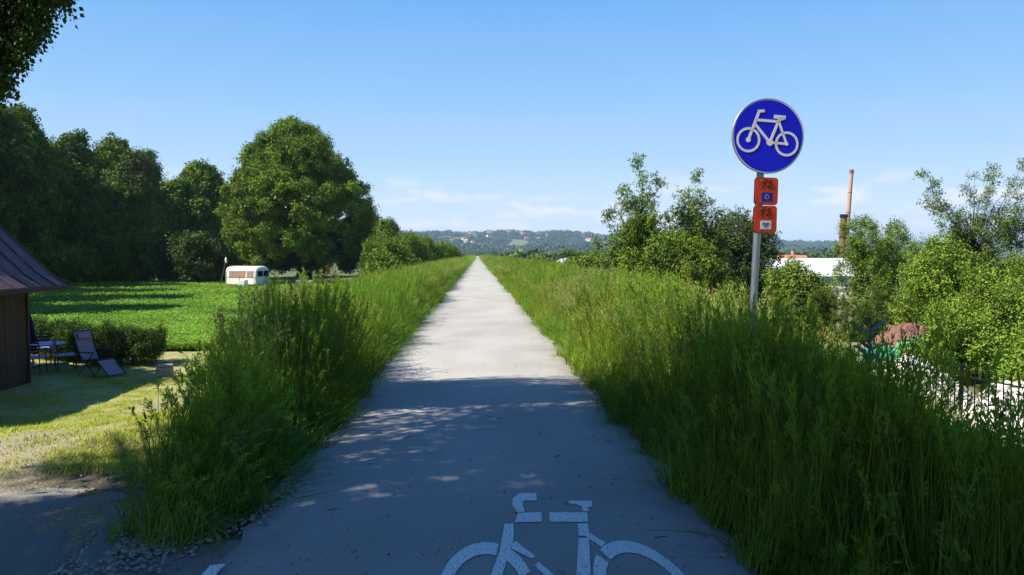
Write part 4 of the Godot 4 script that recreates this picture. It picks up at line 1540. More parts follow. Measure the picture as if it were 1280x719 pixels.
	g3.box(Vector3(x1 + 0.77, 0.80, (rz0 + rz1) * 0.5) - o, Vector3(0.025, 0.12, rz0 - rz1 - 0.04))
	build(g3, "fascia", M.plank, roof)

func lounger() -> void:
	var t := thing("sun_lounger", "grey-lilac reclining garden chair with raised back beside the hedge", "lounger", Vector3(-9.75, hgt(-9.75, -19.5), -19.5), deg_to_rad(-28.0))
	# side profile in (along, up): back top, hip, knee, foot
	var bt := Vector2(-0.62, 1.14)
	var hip := Vector2(-0.30, 0.40)
	var knee := Vector2(0.26, 0.46)
	var foot := Vector2(0.72, 0.08)
	for s in [["backrest", bt, hip], ["seat", hip, knee], ["footrest", knee + Vector2(0.03, -0.02), foot]]:
		var g := Geo.new()
		var a: Vector2 = s[1]
		var b: Vector2 = s[2]
		var d := (b - a).normalized()
		var nn := Vector3(-d.y, d.x, 0)
		if nn.y < 0.0: nn = -nn
		for i in 6:
			# sling fabric, slightly sagging
			var u := i / 6.0
			var w := (i + 1) / 6.0
			var s1 := 0.03 * sin(PI * u)
			var s2 := 0.03 * sin(PI * w)
			var p := Vector3(lerpf(a.x, b.x, u), lerpf(a.y, b.y, u), 0) - nn * s1
			var q := Vector3(lerpf(a.x, b.x, w), lerpf(a.y, b.y, w), 0) - nn * s2
			var z := Vector3(0, 0, 0.23)
			g.quad(p - z, q - z, q + z, p + z, nn)
			g.quad(p - z - nn * 0.006, q - z - nn * 0.006, q + z - nn * 0.006, p + z - nn * 0.006, -nn)
		build(g, s[0], M.sling if s[0] != "seat" else M.navy_cloth, t)
		g = Geo.new()
		for z in [-0.245, 0.245]:
			g.tube([Vector3(a.x, a.y, z), Vector3(b.x, b.y, z)], [0.013, 0.013], 7)
		g.tube([Vector3(a.x, a.y, -0.245), Vector3(a.x, a.y, 0.245)], [0.013, 0.013], 7)
		g.tube([Vector3(b.x, b.y, -0.245), Vector3(b.x, b.y, 0.245)], [0.013, 0.013], 7)
		build(g, "frame", M.dark_frame, t)
	var gp := Geo.new()
	gp.box(Vector3(-0.575, 0.985, 0) + Vector3(0.05, 0.03, 0), Vector3(0.06, 0.16, 0.36), Basis(Vector3(0, 0, 1), 0.4), 0.025)
	build(gp, "head_cushion", M.sling, t)
	for z in [-0.27, 0.27]:
		var g := Geo.new()
		g.tube([Vector3(-0.42, 0.62, z), Vector3(0.2, 0.64, z)], [0.02, 0.02], 7)
		build(g, "armrest", M.dark_frame, t)
		g = Geo.new()
		g.tube([Vector3(-0.4, 0.62, z), Vector3(0.3, 0.0, z)], [0.013, 0.013], 7)
		build(g, "leg", M.dark_frame, t)
		g = Geo.new()
		g.tube([Vector3(0.18, 0.63, z * 0.97), Vector3(-0.45, 0.0, z * 0.97)], [0.013, 0.013], 7)
		build(g, "leg", M.dark_frame, t)

func garden_table() -> void:
	var t := thing("garden_table", "lilac-white garden table in the shade of the hut", "table", Vector3(-11.75, hgt(-11.75, -20.6), -20.6), 0.1)
	var g := Geo.new()
	g.lathe(Vector3(0, 0.70, 0), [Vector2(0.0, 0.0), Vector2(0.50, 0.0), Vector2(0.53, 0.012), Vector2(0.53, 0.028), Vector2(0.51, 0.035), Vector2(0.0, 0.035)], 30)
	build(g, "table_top", M.lilac, t)
	for i in 4:
		g = Geo.new()
		var a := TAU * i / 4.0 + 0.5
		g.tube([Vector3(cos(a) * 0.44, 0, sin(a) * 0.44), Vector3(cos(a) * 0.34, 0.7, sin(a) * 0.34)], [0.018, 0.022], 8)
		build(g, "leg", M.lilac, t)
	var c := thing("garden_chair", "dark garden chair with lilac seat pad, nearest the lounger", "chair", Vector3(-10.95, hgt(-10.95, -20.2), -20.2), 2.2, "chairs round the garden table")
	g = Geo.new()
	g.box(Vector3(0, 0.44, 0), Vector3(0.44, 0.05, 0.44), Basis.IDENTITY, 0.018)
	build(g, "seat", M.lilac, c)
	g = Geo.new()
	for i in 4: g.box(Vector3(0, 0.56 + 0.09 * i, -0.22 - 0.012 * i), Vector3(0.42, 0.05, 0.015), Basis.IDENTITY, 0.004)
	build(g, "backrest", M.dark_frame, c)
	for sx in [-1, 1]:
		for sz in [-1, 1]:
			g = Geo.new()
			var top := 0.86 if sz < 0 else 0.64
			g.tube([Vector3(0.21 * sx, 0, 0.22 * sz), Vector3(0.2 * sx, 0.44, 0.2 * sz), Vector3(0.2 * sx, top, 0.2 * sz - (0.06 if sz < 0 else 0.0))], [0.014, 0.014, 0.014], 7)
			build(g, "leg", M.dark_frame, c)
		g = Geo.new()
		g.box(Vector3(0.22 * sx, 0.645, 0), Vector3(0.045, 0.022, 0.46), Basis.IDENTITY, 0.006)
		build(g, "armrest", M.dark_frame, c)
	copy_of(c, "garden_chair", Vector3(-12.3, hgt(-12.3, -21.5), -21.5), 0.5, "dark garden chair with lilac seat pad, on the hedge side of the table")
	copy_of(c, "garden_chair", Vector3(-11.5, hgt(-11.5, -19.75), -19.75), 3.3, "dark garden chair with lilac seat pad, beside the hut corner")
	var p := thing("parasol", "closed navy parasol standing behind the hut corner", "parasol", Vector3(-12.35, hgt(-12.35, -21.0), -21.0))
	p.scale = Vector3(1, 0.8, 1)
	g = Geo.new()
	g.tube([Vector3.ZERO, Vector3(0, 2.1, 0)], [0.02, 0.018], 8)
	build(g, "pole", M.dark_frame, p)
	g = Geo.new()
	g.lathe(Vector3(0, 0, 0), [Vector2(0.0, 0.0), Vector2(0.22, 0.0), Vector2(0.24, 0.03), Vector2(0.2, 0.07), Vector2(0.03, 0.1)], 16)
	build(g, "base", M.concrete, p)
	g = Geo.new()
	for k in 10:
		# folds of the furled canopy
		var a := TAU * k / 10.0
		var b := TAU * (k + 1) / 10.0
		var m := (a + b) * 0.5
		var rows := []
		for s in [[0.55, 0.10, 0.17], [0.9, 0.13, 0.2], [1.5, 0.08, 0.12], [2.02, 0.015, 0.02]]:
			rows.append([Vector3(cos(a) * s[1], s[0], sin(a) * s[1]), Vector3(cos(m) * s[2], s[0], sin(m) * s[2]), Vector3(cos(b) * s[1], s[0], sin(b) * s[1])])
		for i in 3:
			for j in 2: g.quad(rows[i][j], rows[i + 1][j], rows[i + 1][j + 1], rows[i][j + 1], Vector3(cos(m), 0, sin(m)))
	build(g, "canopy", M.navy_cloth, p)

func garden_bits() -> void:
	# clipped hedge bushes
	var spots := [[-9.75, -21.4, 1.05, 0.8, "dark green box bush at the lawn end of the hedge"], [-10.75, -21.6, 1.0, 0.75, "box bush in the hedge right behind the lounger"], [-11.7, -22.3, 1.05, 0.6, "box bush in the hedge between lounger and table"], [-12.7, -22.9, 1.1, 0.65, "box bush in the hedge behind the garden table"]]
	var k := 0
	for s in spots:
		var lb := outline_lobes(0.3, s[2] - 0.25, [s[3], s[3] * 1.05, s[3] * 0.75], 10, 0.36, 600 + k, 0.9)
		tree("hedge_bush", s[4], "bush", "garden hedge bushes", Vector3(s[0], hgt(s[0], s[1]) - 0.02, s[1]), lb, 0.7, 0.03, CL.small, 40.0, 0.34, Color(0.06, 0.115, 0.02), M.leaf, M.bark, -0.5, 0.4)
		k += 1
	var b := thing("stone_block", "squat grey stone block lying on the lawn", "block", Vector3(-8.0, hgt(-8.0, -19.3) - 0.02, -19.3), 0.3)
	var g := Geo.new()
	g.box(Vector3(0, 0.15, 0), Vector3(0.40, 0.31, 0.36), Basis(Vector3(1, 0, 0), 0.03), 0.05)
	build(g, "block", M.concrete, b)
	g = Geo.new()
	g.box(Vector3(0.02, 0.325, 0.01), Vector3(0.36, 0.04, 0.32), Basis.IDENTITY, 0.014)
	build(g, "cap_slab", M.concrete, b)

func caravan() -> void:
	var t := thing("caravan", "small old white caravan parked under the big round tree", "caravan", Vector3(-21.0, -1.5, -69.0), deg_to_rad(-21.0))
	# long side faces +z; body profile in (z, y) swept along x
	var L := 3.3
	var prof := PackedVector2Array()
	for p in [[-0.92, 0.32], [0.92, 0.32], [1.0, 0.42], [1.0, 1.15], [0.96, 1.62], [0.86, 1.86], [0.66, 1.98], [0.3, 2.04], [-0.3, 2.04], [-0.66, 1.98], [-0.86, 1.86], [-0.96, 1.62], [-1.0, 1.15], [-1.0, 0.42]]:
		prof.append(Vector2(p[0], p[1]))
	var g := Geo.new()
	var secs := [[-L * 0.5 - 0.02, 0.90], [-L * 0.5 + 0.05, 0.955], [-L * 0.5 + 0.22, 1.0], [L * 0.5 - 0.22, 1.0], [L * 0.5 - 0.05, 0.955], [L * 0.5 + 0.02, 0.90]]
	var P := func(i: int, j: int) -> Vector3:
		var s: Array = secs[i]
		var q: Vector2 = prof[j % prof.size()]
		return Vector3(s[0], 1.1 + (q.y - 1.1) * s[1], q.x * s[1])
	for i in 5:
		for j in prof.size():
			var a: Vector3 = P.call(i, j)
			var b: Vector3 = P.call(i + 1, j)
			var c: Vector3 = P.call(i + 1, j + 1)
			var d: Vector3 = P.call(i, j + 1)
			g.quad(a, b, c, d, (a + c) * 0.5 - Vector3((a.x + c.x) * 0.5, 1.1, 0))
	for e in [0, 5]:
		for j in prof.size():
			g.flat(Vector3(secs[e][0], 1.1, 0), P.call(e, j), P.call(e, j + 1), Vector3(-1.0 if e == 0 else 1.0, 0, 0))
	build(g, "body", M.cream, t)
	for w in [[-0.35, 1.7], [1.02, 0.62]]:
		g = Geo.new()
		g.box(Vector3(w[0], 1.32, 0.992), Vector3(w[1] + 0.08, 0.62, 0.03), Basis(Vector3(1, 0, 0), -0.04), 0.008)
		var f := build(g, "window", M.sign_back, t)
		g = Geo.new()
		g.box(Vector3(w[0], 1.32, 1.003), Vector3(w[1], 0.54, 0.026), Basis(Vector3(1, 0, 0), -0.04), 0.004)
		build(g, "curtained_pane", M.curtain, f)
	for z in [-0.42, 0.42]:
		g = Geo.new()
		g.box(Vector3(L * 0.5 + 0.02, 1.36, z), Vector3(0.03, 0.56, 0.78), Basis.IDENTITY, 0.008)
		var f := build(g, "window", M.sign_back, t)
		g = Geo.new()
		g.box(Vector3(L * 0.5 + 0.033, 1.36, z), Vector3(0.02, 0.48, 0.70))
		build(g, "pane", M.glass_dark, f)
	g = Geo.new()
	g.box(Vector3(0.1, 2.08, 0.1), Vector3(0.7, 0.1, 0.6), Basis.IDENTITY, 0.03)
	build(g, "roof_vent", M.rust_red, t)
	g = Geo.new()
	g.box(Vector3(0, 1.0, 1.0), Vector3(L - 0.2, 0.03, 0.02), Basis.IDENTITY, 0.004)
	build(g, "trim_strip", M.rust_red, t)
	for z in [-0.86, 0.86]:
		g = Geo.new()
		g.lathe(Vector3(0.1, 0.3, z - 0.08), [Vector2(0.0, 0.0), Vector2(0.26, 0.0), Vector2(0.3, 0.03), Vector2(0.3, 0.13), Vector2(0.26, 0.16), Vector2(0.0, 0.16)], 18, Basis(Vector3(1, 0, 0), PI * 0.5))
		var w := build(g, "wheel", M.rubber, t)
		g = Geo.new()
		g.lathe(Vector3(0.1, 0.3, z + 0.085), [Vector2(0.17, 0.0), Vector2(0.15, 0.01), Vector2(0.0, 0.02)], 14, Basis(Vector3(1, 0, 0), PI * 0.5))
		build(g, "rim", M.chrome, w)
	g = Geo.new()
	g.tube([Vector3(L * 0.5 - 0.1, 0.36, 0.4), Vector3(L * 0.5 + 0.95, 0.38, 0.0)], [0.035, 0.03], 6)
	g.tube([Vector3(L * 0.5 - 0.1, 0.36, -0.4), Vector3(L * 0.5 + 0.95, 0.38, 0.0)], [0.035, 0.03], 6)
	g.tube([Vector3(L * 0.5 + 0.85, 0.0, 0.0), Vector3(L * 0.5 + 0.85, 0.55, 0.0)], [0.03, 0.03], 6)
	build(g, "drawbar", M.dark_frame, t)
	# white cabinet in front of it
	var b := thing("white_cabinet", "small white cabinet standing in front of the caravan", "cabinet", Vector3(-20.9, -1.5, -67.3), deg_to_rad(-15.0))
	g = Geo.new()
	g.box(Vector3(0, 0.42, 0), Vector3(0.72, 0.82, 0.55), Basis.IDENTITY, 0.02)
	build(g, "carcass", M.cream, b)
	g = Geo.new()
	g.box(Vector3(0, 0.43, 0.28), Vector3(0.68, 0.74, 0.02), Basis.IDENTITY, 0.006)
	var dr := build(g, "door", M.film, b)
	g = Geo.new()
	g.box(Vector3(0.28, 0.5, 0.305), Vector3(0.02, 0.2, 0.025), Basis.IDENTITY, 0.005)
	build(g, "handle", M.chrome, dr)
	# slanting prop left of it
	var p := thing("leaning_pole", "dark pole with a pale cloth top leaning beside the caravan", "pole", Vector3(-23.1, -1.5, -68.6))
	g = Geo.new()
	g.tube([Vector3(-0.35, 0, 0), Vector3(0.0, 1.2, 0), Vector3(0.32, 2.6, 0)], [0.05, 0.045, 0.04], 8)
	build(g, "shaft", M.bark, p)
	g = Geo.new()
	g.lathe(Vector3(0.32, 2.3, 0), [Vector2(0.02, 0.0), Vector2(0.08, 0.08), Vector2(0.10, 0.3), Vector2(0.06, 0.5), Vector2(0.0, 0.56)], 9)
	build(g, "cloth_top", M.film, p)

func parked_car() -> void:
	var t := thing("parked_car", "dark blue car parked in the shade under the big tree", "car", Vector3(-16.4, -1.5, -71.5), deg_to_rad(12.0))
	# front faces +z
	var low := PackedVector2Array([Vector2(-2.05, 0.28), Vector2(2.0, 0.28), Vector2(2.08, 0.5), Vector2(2.0, 0.72), Vector2(1.0, 0.86), Vector2(-1.5, 0.92), Vector2(-2.05, 0.85), Vector2(-2.1, 0.55)])
	var side := Basis(Vector3(0, 1, 0), -PI * 0.5)
	var g := Geo.new()
	g.prism(Vector3.ZERO, low, 1.62, side)
	build(g, "body", M.car_blue, t)
	var cab := [Vector2(1.0, 0.86), Vector2(0.3, 1.4), Vector2(-1.1, 1.42), Vector2(-1.75, 0.92)]
	g = Geo.new()
	var q := []
	for s in [-1.0, 1.0]:
		var r := []
		for p in cab: r.append(Vector3(s * (0.76 if p.y < 1.0 else 0.62), p.y, p.x))
		q.append(r)
	for i in 3: g.quad(q[0][i], q[0][i + 1], q[1][i + 1], q[1][i], Vector3(0, 1, 0.2))
	for s in 2: g.quad(q[s][0], q[s][1], q[s][2], q[s][3], Vector3(-1 if s == 0 else 1, 0.2, 0))
	build(g, "cabin", M.car_blue, t)
	for k in [[0, 1, "windscreen", 1.0], [3, 2, "rear_window", -1.0]]:
		g = Geo.new()
		var off := Vector3(0, 0.006, 0.008 * k[3])
		var A: Vector3 = q[0][k[0]].lerp(q[0][k[1]], 0.1) + Vector3(0.07, 0, 0) + off
		var B: Vector3 = q[0][k[0]].lerp(q[0][k[1]], 0.9) + Vector3(0.06, 0, 0) + off
		g.quad(A, B, Vector3(-B.x, B.y, B.z), Vector3(-A.x, A.y, A.z), Vector3(0, 0.5, k[3]))
		build(g, k[2], M.glass_dark, t)
	for s in 2:
		for h in [[0.06, 0.46], [0.52, 0.92]]:
			g = Geo.new()
			var off := Vector3(-0.008 if s == 0 else 0.008, 0, 0)
			var a0: Vector3 = q[s][0].lerp(q[s][3], h[0]).lerp(q[s][1].lerp(q[s][2], h[0]), 0.12) + off
			var a1: Vector3 = q[s][0].lerp(q[s][3], h[1]).lerp(q[s][1].lerp(q[s][2], h[1]), 0.12) + off
			var b0: Vector3 = q[s][0].lerp(q[s][3], h[0]).lerp(q[s][1].lerp(q[s][2], h[0]), 0.88) + off
			var b1: Vector3 = q[s][0].lerp(q[s][3], h[1]).lerp(q[s][1].lerp(q[s][2], h[1]), 0.88) + off
			g.quad(a0, a1, b1, b0, off)
			build(g, "side_window", M.glass_dark, t)
	for sx in [-0.58, 0.58]:
		g = Geo.new()
		g.box(Vector3(sx, 0.62, 2.05), Vector3(0.34, 0.15, 0.06), Basis.IDENTITY, 0.02)
		build(g, "headlight", M.lamp_glass, t)
	g = Geo.new()
	g.box(Vector3(0, 0.4, 2.09), Vector3(1.6, 0.16, 0.08), Basis.IDENTITY, 0.03)
	build(g, "bumper", M.chrome, t)
	for sx in [-0.76, 0.76]:
		for z in [-1.3, 1.3]:
			g = Geo.new()
			g.lathe(Vector3(sx - 0.09, 0.3, z), [Vector2(0.0, 0.0), Vector2(0.26, 0.0), Vector2(0.3, 0.03), Vector2(0.3, 0.15), Vector2(0.26, 0.18), Vector2(0.0, 0.18)], 18, Basis(Vector3(0, 0, 1), -PI * 0.5))
			build(g, "wheel", M.rubber, t)

# ---------------------------------------------------------------- right-hand gardens
func stone_yard() -> void:
	rng.seed = 91
	# heaps of white chippings
	for hp in [[9.45, -15.9, 1.35, 0.85, "heap of white stone chippings in front of the teal tarpaulin"], [9.75, -12.9, 1.25, 0.85, "heap of white stone chippings behind the iron fence"]]:
		var base := Vector3(hp[0], hgt(hp[0], hp[1]) - 0.05, hp[1])
		var t := thing("stone_heap", hp[4], "stone heap", base, 0.0, "heaps of white chippings")
		var g := Geo.new()
		var rr: float = hp[2]
		var hh: float = hp[3]
		var H := func(x: float, z: float) -> float:
			var r := sqrt(x * x * 0.8 + z * z * 1.6) / rr
			return hh * maxf(0.0, 1.0 - pow(r, 1.4)) * (1.0 + 0.35 * fine.get_noise_2d((x + base.x) * 6.0, (z + base.z) * 6.0)) - 0.02
		for i in 26:
			for j in 26:
				var x := (i / 13.0 - 1.0) * rr * 1.15
				var z := (j / 13.0 - 1.0) * rr
				var s := rr / 13.0
				g.quad(Vector3(x, H.call(x, z), z), Vector3(x + s * 1.15, H.call(x + s * 1.15, z), z), Vector3(x + s * 1.15, H.call(x + s * 1.15, z + s), z + s), Vector3(x, H.call(x, z + s), z + s), Vector3.UP)
		build(g, "mound", M.white_cast, t)
		var pl := []
		var ti := []
		for i in 1300:
			var a := rf(0, TAU)
			var r := rr * sqrt(rng.randf())
			var x := cos(a) * r * 1.05
			var z := sin(a) * r * 0.8
			pl.append(facing(Vector3(x, H.call(x, z) + 0.01, z), Vector3.UP + rdir() * 0.6, rf(0.04, 0.11)))
			ti.append(shade_of(Color(1.0, 0.99, 0.97), rf(0.8, 1.1)))
		tag(many(pebble(241), pl, ti, "chippings", M.stone, t), "", "", "", "stuff")
	# iron bar fence in front of them
	var t2 := thing("iron_fence", "dark iron bar fence in front of the white stone heaps", "fence", Vector3(8.1, hgt(8.1, -17.0), -17.0))
	var A := Vector3(8.05, hgt(8.05, -17.4), -17.4)
	var B := Vector3(9.1, hgt(9.1, -10.6), -10.6)
	var n := 46
	for i in n + 1:
		var p := A.lerp(B, i / float(n))
		p.y = hgt(p.x, p.z)
		var g := Geo.new()
		var post := i % 15 == 0
		g.box(p + Vector3(0, 0.55, 0) - t2.position, Vector3(0.05, 1.16, 0.05) if post else Vector3(0.016, 1.06, 0.016))
		build(g, "post" if post else "bar", M.iron, t2)
	for y in [0.16, 0.92]:
		var g := Geo.new()
		var a := Vector3(A.x, hgt(A.x, A.z) + y, A.z) - t2.position
		var b := Vector3(B.x, hgt(B.x, B.z) + y, B.z) - t2.position
		var m := A.lerp(B, 0.5)
		g.tube([a, Vector3(m.x, hgt(m.x, m.z) + y, m.z) - t2.position, b], [0.016, 0.016, 0.016], 4)
		build(g, "rail", M.iron, t2)
	# teal tarpaulin over a stack, brown blanket across the top
	var tp := Vector3(11.4, hgt(11.4, -19.2), -19.2)
	var t3 := thing("covered_stack", "stack of goods under a wrinkled teal tarpaulin", "tarpaulin", tp, 0.25)
	for part in 2:
		var g := Geo.new()
		var nx := 26
		var nz := 18
		var F := func(u: float, v: float) -> Vector3:
			var x := (u - 0.5) * 2.3
			var z := (v - 0.5) * 1.5
			var ex := sm(0.0, 0.16, 0.5 - absf(u - 0.5))
			var ez := sm(0.0, 0.2, 0.5 - absf(v - 0.5))
			var wr := 0.07 * fine.get_noise_2d(x * 14.0, z * 14.0 + 5.0) + 0.05 * sin(x * 17.0 + z * 3.0) * (1.0 - ex * ez)
			return Vector3(x * lerpf(1.0, 0.92, ex * ez) + wr * (1.0 - ex), 0.98 * minf(ex, ez) + 0.10 * sin(x * 1.6) + wr, z + wr * (1.0 - ez))
		if part == 0:
			for i in nx:
				for j in nz:
					var a: Vector3 = F.call(i / float(nx), j / float(nz))
					var b: Vector3 = F.call((i + 1) / float(nx), j / float(nz))
					var c: Vector3 = F.call((i + 1) / float(nx), (j + 1) / float(nz))
					var d: Vector3 = F.call(i / float(nx), (j + 1) / float(nz))
					g.quad(a, b, c, d, Vector3.UP * 0.4 + Vector3(a.x, 0, a.z))
			build(g, "tarpaulin", M.teal, t3)
		else:
			var bl := thing("brown_blanket", "crumpled brown blanket thrown over the teal tarpaulin", "blanket", tp, 0.25)
			for i in 20:
				for j in 12:
					var q := []
					for e in [[0, 0], [1, 0], [1, 1], [0, 1]]:
						var u: float = 0.12 + 0.72 * (i + e[0]) / 20.0
						var v: float = 0.16 + 0.62 * (j + e[1]) / 12.0
						var p: Vector3 = F.call(u, v)
						var hump := sm(0.0, 0.25, 0.5 - absf((i + e[0]) / 20.0 - 0.5)) * sm(0.0, 0.3, 0.5 - absf((j + e[1]) / 12.0 - 0.5))
						p.y += 0.02 + hump * (0.20 + 0.20 * fine.get_noise_2d(p.x * 11.0 + 9.0, p.z * 11.0) + 0.12 * (0.5 - u))
						q.append(p)
					g.quad(q[0], q[1], q[2], q[3], Vector3.UP)
			build(g, "blanket", M.brown_cloth, bl)
	# cast white balustrades for show
	var sp := [[23.2, -50.0, 0.1, "white cast balustrade section farthest left behind the thujas"], [26.0, -50.5, -0.1, "white cast balustrade section in the middle behind the thujas"], [28.6, -49.0, 0.15, "white cast balustrade section nearest the bright shrubs"]]
	var first: Node3D = null
	for s in sp:
		var at := Vector3(s[0], hgt(s[0], s[1]), s[1])
		if first:
			copy_of(first, "balustrade", at, s[2], s[3])
			continue
		first = thing("balustrade", s[3], "balustrade", at, s[2], "white balustrades on show")
		for y in [0.06, 0.80]:
			var g := Geo.new()
			g.box(Vector3(0, y, 0), Vector3(2.3, 0.12, 0.24), Basis.IDENTITY, 0.02)
			build(g, "rail", M.white_cast, first)
		for i in 8:
			var g := Geo.new()
			g.lathe(Vector3(-0.94 + 0.268 * i, 0.12, 0), [Vector2(0.06, 0.0), Vector2(0.06, 0.05), Vector2(0.04, 0.09), Vector2(0.085, 0.22), Vector2(0.05, 0.4), Vector2(0.04, 0.52), Vector2(0.06, 0.56), Vector2(0.06, 0.62)], 10)
			build(g, "baluster", M.white_cast, first)
		for x in [-1.22, 1.22]:
			var g := Geo.new()
			g.box(Vector3(x, 0.46, 0), Vector3(0.22, 0.92, 0.26), Basis.IDENTITY, 0.012)
			build(g, "pillar", M.white_cast, first)
	var pd := thing("garden_pedestal", "white cast pedestal with a wide flat top among the shrubs", "pedestal", Vector3(19.2, hgt(19.2, -28.0), -28.0))
	var gp := Geo.new()
	gp.lathe(Vector3.ZERO, [Vector2(0.26, 0.0), Vector2(0.26, 0.12), Vector2(0.16, 0.2), Vector2(0.12, 0.6), Vector2(0.15, 0.85), Vector2(0.24, 0.95)], 14)
	build(gp, "column", M.white_cast, pd)
	gp = Geo.new()
	gp.box(Vector3(0, 1.0, 0), Vector3(1.0, 0.09, 0.6), Basis.IDENTITY, 0.015)
	build(gp, "top_slab", M.white_cast, pd)

func house(called: String, label: String, at: Vector3, turn: float, size: Vector3, pitch: float, rm: Material, group := "", detail := true) -> Node3D:
	var t := thing(called, label, "house", at, turn, group)
	var g := Geo.new()
	g.box(Vector3(0, size.y * 0.5, 0), size)
	g.flat(Vector3(-size.x * 0.5, size.y, -size.z * 0.5), Vector3(-size.x * 0.5, size.y, size.z * 0.5), Vector3(-size.x * 0.5, size.y + pitch, 0), Vector3(-1, 0, 0))
	g.flat(Vector3(size.x * 0.5, size.y, -size.z * 0.5), Vector3(size.x * 0.5, size.y, size.z * 0.5), Vector3(size.x * 0.5, size.y + pitch, 0), Vector3(1, 0, 0))
	build(g, "wall", M.plaster, t)
	g = Geo.new()
	var ex := size.x * 0.5 + 0.5
	var ez := size.z * 0.5 + 0.5
	var dy := pitch * 0.5 / (size.z * 0.5)
	for s in [-1.0, 1.0]:
		var b := Basis(Vector3(1, 0, 0), s * atan2(pitch + dy, ez))
		var ln := sqrt(ez * ez + (pitch + dy) * (pitch + dy))
		g.box(Vector3(0, size.y - dy + (pitch + dy) * 0.5 + 0.12, s * ez * 0.5), Vector3(ex * 2.0, 0.18, ln), b)
	var r := build(g, "roof", rm, t)
	if detail:
		g = Geo.new()
		g.box(Vector3(size.x * 0.2, size.y + pitch + 0.2, -size.z * 0.1), Vector3(0.6, 1.4, 0.6))
		build(g, "chimney", M.brick, r)
		for i in 3:
			g = Geo.new()
			g.box(Vector3((i - 1) * size.x * 0.3, size.y * 0.55, size.z * 0.5 + 0.01), Vector3(1.0, 1.3, 0.06))
			build(g, "window", M.window_dark, t)
	return t

